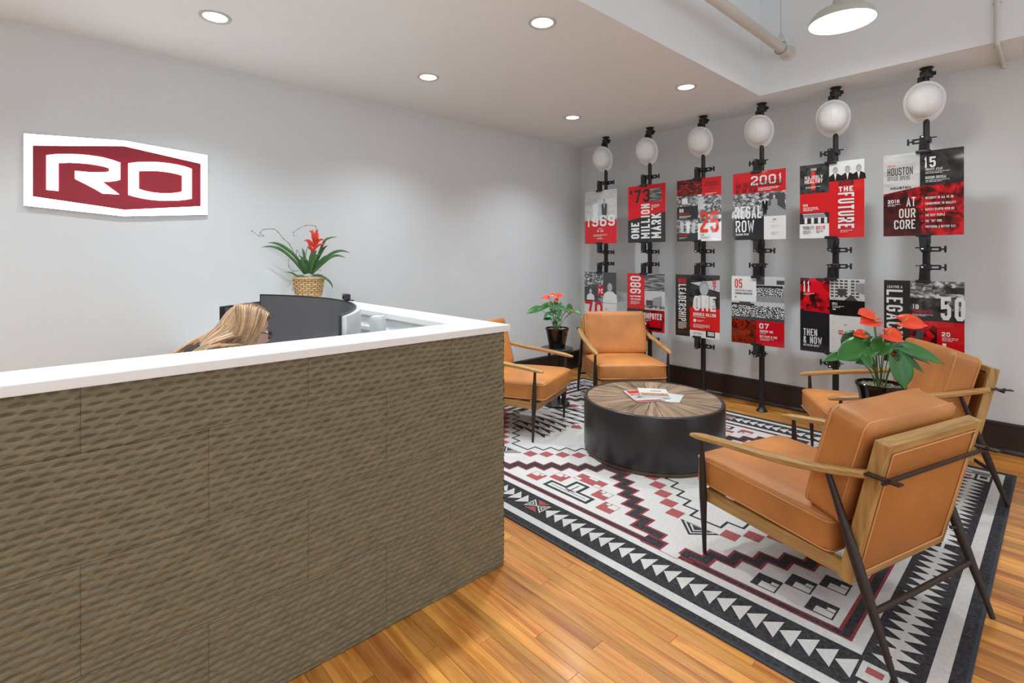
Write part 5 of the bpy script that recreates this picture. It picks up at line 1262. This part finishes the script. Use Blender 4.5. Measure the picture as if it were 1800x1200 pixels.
# head, pitched down, looking at the desk
HC = Vector((.305, 0, 1.062)); pitch = math.radians(19)
HM = T(*HC) @ Ry(pitch) @ Rz(math.radians(-8))
hv = []; hf = []; nu, nv = 40, 28
def bump(d, c, w): return math.exp(-((d-Vector(c)).length/w)**2)
for i in range(nv+1):
    ph = PI*i/nv
    for j in range(nu):
        th = 2*PI*j/nu; d = Vector((math.sin(ph)*math.cos(th), math.sin(ph)*math.sin(th), math.cos(ph)))
        p = Vector((d.x*.096, d.y*.074, d.z*.114))
        if d.z < 0: p.y *= 1+.22*d.z; p.x += .010*-d.z if d.x > 0 else .018*-d.z   # jaw narrows and carries forward
        if d.x > 0: p.x *= .97
        p.x += .024*bump(d, (.98, 0, -.16), .16)+.012*bump(d, (.96, 0, .02), .13)   # nose and bridge
        for s in (-1, 1): p.x -= .009*bump(d, (.9, s*.36, .10), .17); p += Vector((.006, s*.004, 0))*bump(d, (.78, s*.55, -.16), .3)
        p.x += .007*bump(d, (.90, 0, -.46), .14)+.012*bump(d, (.72, 0, -.76), .2)-.006*bump(d, (.85, 0, -.6), .1)
        hv.append(HM @ p)
for i in range(nv):
    for j in range(nu): hf.append((i*nu+j, i*nu+(j+1) % nu, (i+1)*nu+(j+1) % nu, (i+1)*nu+j))
body.add(hv, hf)
me0 = body.mesh('tmp', M_SKIN); ob = bpy.data.objects.new('tmp', me0); COL.objects.link(ob)
rm = ob.modifiers.new('r', 'REMESH'); rm.mode = 'VOXEL'; rm.voxel_size = .0055; sm = ob.modifiers.new('s', 'SMOOTH'); sm.iterations = 4; sm.factor = .5
dg = bpy.context.evaluated_depsgraph_get(); bme = bpy.data.meshes.new_from_object(ob.evaluated_get(dg)); bpy.data.objects.remove(ob)
bme.materials.clear(); bme.materials.append(M_SKIN); bme.materials.append(M_CLOTH)
for p_ in bme.polygons:
    c = p_.center; headd = (c-HC).length
    skinp = (c.z > .985 and c.x > .155) or headd < .13 or (c.x > .455 and c.z > .70)
    p_.material_index = 0 if skinp else 1
bme.shade_smooth()
person = link('person', bme); person.location = PO; tag(person, 'person in a dark patterned top sitting bent forward behind the reception desk', 'person')
def hp(x, y, z): return HM @ Vector((x, y, z))
for s in (-1, 1):
    m = MB(); c = Vector((.080, s*.031, .012)); m.lathe([(.0005, .0115), (.006, .0098), (.0105, .005), (.0115, 0), (.006, -.009)], 14, M=HM @ T(*c) @ Ry(PI/2)); e_ = m.build('eye', M_EYE, person, 180)
    m = MB(); m.lathe([(.0052, 0), (.004, .0012), (.0005, .0014)], 12, M=HM @ T(c.x+.0102, c.y, c.z) @ Ry(PI/2)); m.build('iris', M_IRIS, e_, 180)
m = MB(); m.tube([hp(.0875, y_, -.052-.004*abs(y_)/.02) for y_ in (-.022, -.011, 0, .011, .022)], [.002, .0045, .005, .0045, .002], 8); m.tube([hp(.0885, y_, -.060) for y_ in (-.018, -.009, 0, .009, .018)], [.002, .0045, .005, .0045, .002], 8); m.build('lips', M_LIP, person, 180)
for s in (-1, 1):
    m = MB(); m.tube([hp(.083, s*y_, .036+.003*math.sin(y_*60)) for y_ in (.012, .022, .034, .046)], [.002, .003, .003, .0015], 6); m.build('eyebrow', M_HAIRD, person, 180)
# spectacles: worn, still a thing of their own
gl = thing('spectacles', 'dark-rimmed spectacles worn by the seated person', 'glasses', tuple(PO+HM @ Vector((.11, 0, .0))))
GO = HM @ Vector((.11, 0, .0))
for s in (-1, 1):
    rimp = [hp(.107-.004*abs(math.cos(a)), s*.033+.026*math.cos(a), .004+.019*math.sin(a))-GO for a in np.linspace(0, 2*PI, 22)]
    MB().tube(rimp, .0022, 6).build('rim', M_BLACK, gl, 180)
    MB().add([tuple(p) for p in rimp[:-1]], [tuple(range(21))]).build('lens', M_GLASS, gl)
    MB().tube([hp(.102, s*.060, .010)-GO, hp(.05, s*.078, .010)-GO, hp(-.005, s*.081, .006)-GO, hp(-.02, s*.080, -.008)-GO], .0022, 6).build('temple', M_BLACK, gl, 180)
MB().tube([hp(.107, -.008, .008)-GO, hp(.112, 0, .012)-GO, hp(.107, .008, .008)-GO], .002, 6).build('bridge', M_BLACK, gl, 180)
# long hair: locks from the parting over the head, falling behind and over the near shoulder
hair = MB(); roots = MB(); r = random.Random(21)
def ellp(th, ph, k=1.0): return Vector((.104*k*math.cos(ph)*math.cos(th)-.006, .084*k*math.sin(th)*math.cos(ph)*1.0, .122*k*math.sin(ph)))
for i in range(300):
    side = -1 if i % 5 < 3 else 1                       # more locks on the near side
    u = r.random()
    st = Vector((.078-.155*u, side*r.uniform(.000, .012), 0)); st.z = .122*math.sqrt(max(.04, 1-(st.x/.106)**2))+.004
    lay = r.uniform(1.0, 1.14)
    wide = r.uniform(.0, 1.0)
    a = hp(*st)
    b = hp(st.x*.85-.012, side*(.050+.02*wide)*lay, .090*lay)
    c = hp(.006+.040*(1-u)-.06*u, side*(.086+.006*wide)*lay, .015)
    d = hp(-.02-.05*u+.05*(1-u), side*(.088+.008*r.random()), -.06)
    # after leaving the head the locks hang by gravity across the neck and back
    e1 = Vector((.215-.085*u+r.uniform(-.03, .02), side*(.060+.07*r.random()), 1.005+r.uniform(-.015, .015)))
    f1 = Vector((.150-.10*u+r.uniform(-.03, .02), side*(.05+.10*r.random()), .955+r.uniform(-.03, .01)))
    g1 = Vector((.085-.09*u+r.uniform(-.03, .03), side*(.06+.11*r.random()), .82+r.uniform(-.04, .03)))
    P = catmull([a, b, c, d, e1, f1, g1], 4); n = len(P); w0 = r.uniform(.0045, .008)
    R_ = [w0*(.55+.45*min(1, k/6))*(1 if k < n*.7 else max(.2, 1-(k/n-.7)/.36)) for k in range(n)]
    hair.tube(P, R_, 5, flat=.55)
for i in range(190):                                     # back and sides of the head
    th = r.uniform(1.45, 4.83); a = hp(*(ellp(th, 1.35)+Vector((0, 0, .002)))); b = hp(*ellp(th, .7, 1.05)); c = hp(*ellp(th, 0, 1.07)); 
    yy = math.sin(th)*.10
    e1 = Vector((.16+r.uniform(-.04, .02), yy, 1.03)); g1 = Vector((.05+r.uniform(-.05, .03), yy*1.3, .93+r.uniform(-.03, .02))); h1 = Vector((-.03+r.uniform(-.03, .03), yy*1.4, .82+r.uniform(-.04, .03)))
    P = catmull([a, b, c, e1, g1, h1], 4); n = len(P); hair.tube(P, [.008*(1 if k < n*.7 else max(.2, 1-(k/n-.7)/.36)) for k in range(n)], 5, flat=.55)
for i in range(40):                                      # darker roots along the parting
    x = .085-.17*r.random(); z = .122*math.sqrt(max(.04, 1-(x/.108)**2))+.007; s = r.choice((-1, 1))
    roots.tube(catmull([hp(x, 0, z), hp(x-.004, s*.024, z-.002), hp(x-.01, s*.045, z-.020)], 3), [.004, .005, .005, .004, .003, .002, .001], 5, flat=.5)
h = hair.build('hair', M_HAIR, person, 180); roots.build('hair_roots', M_HAIRD, h, 180)
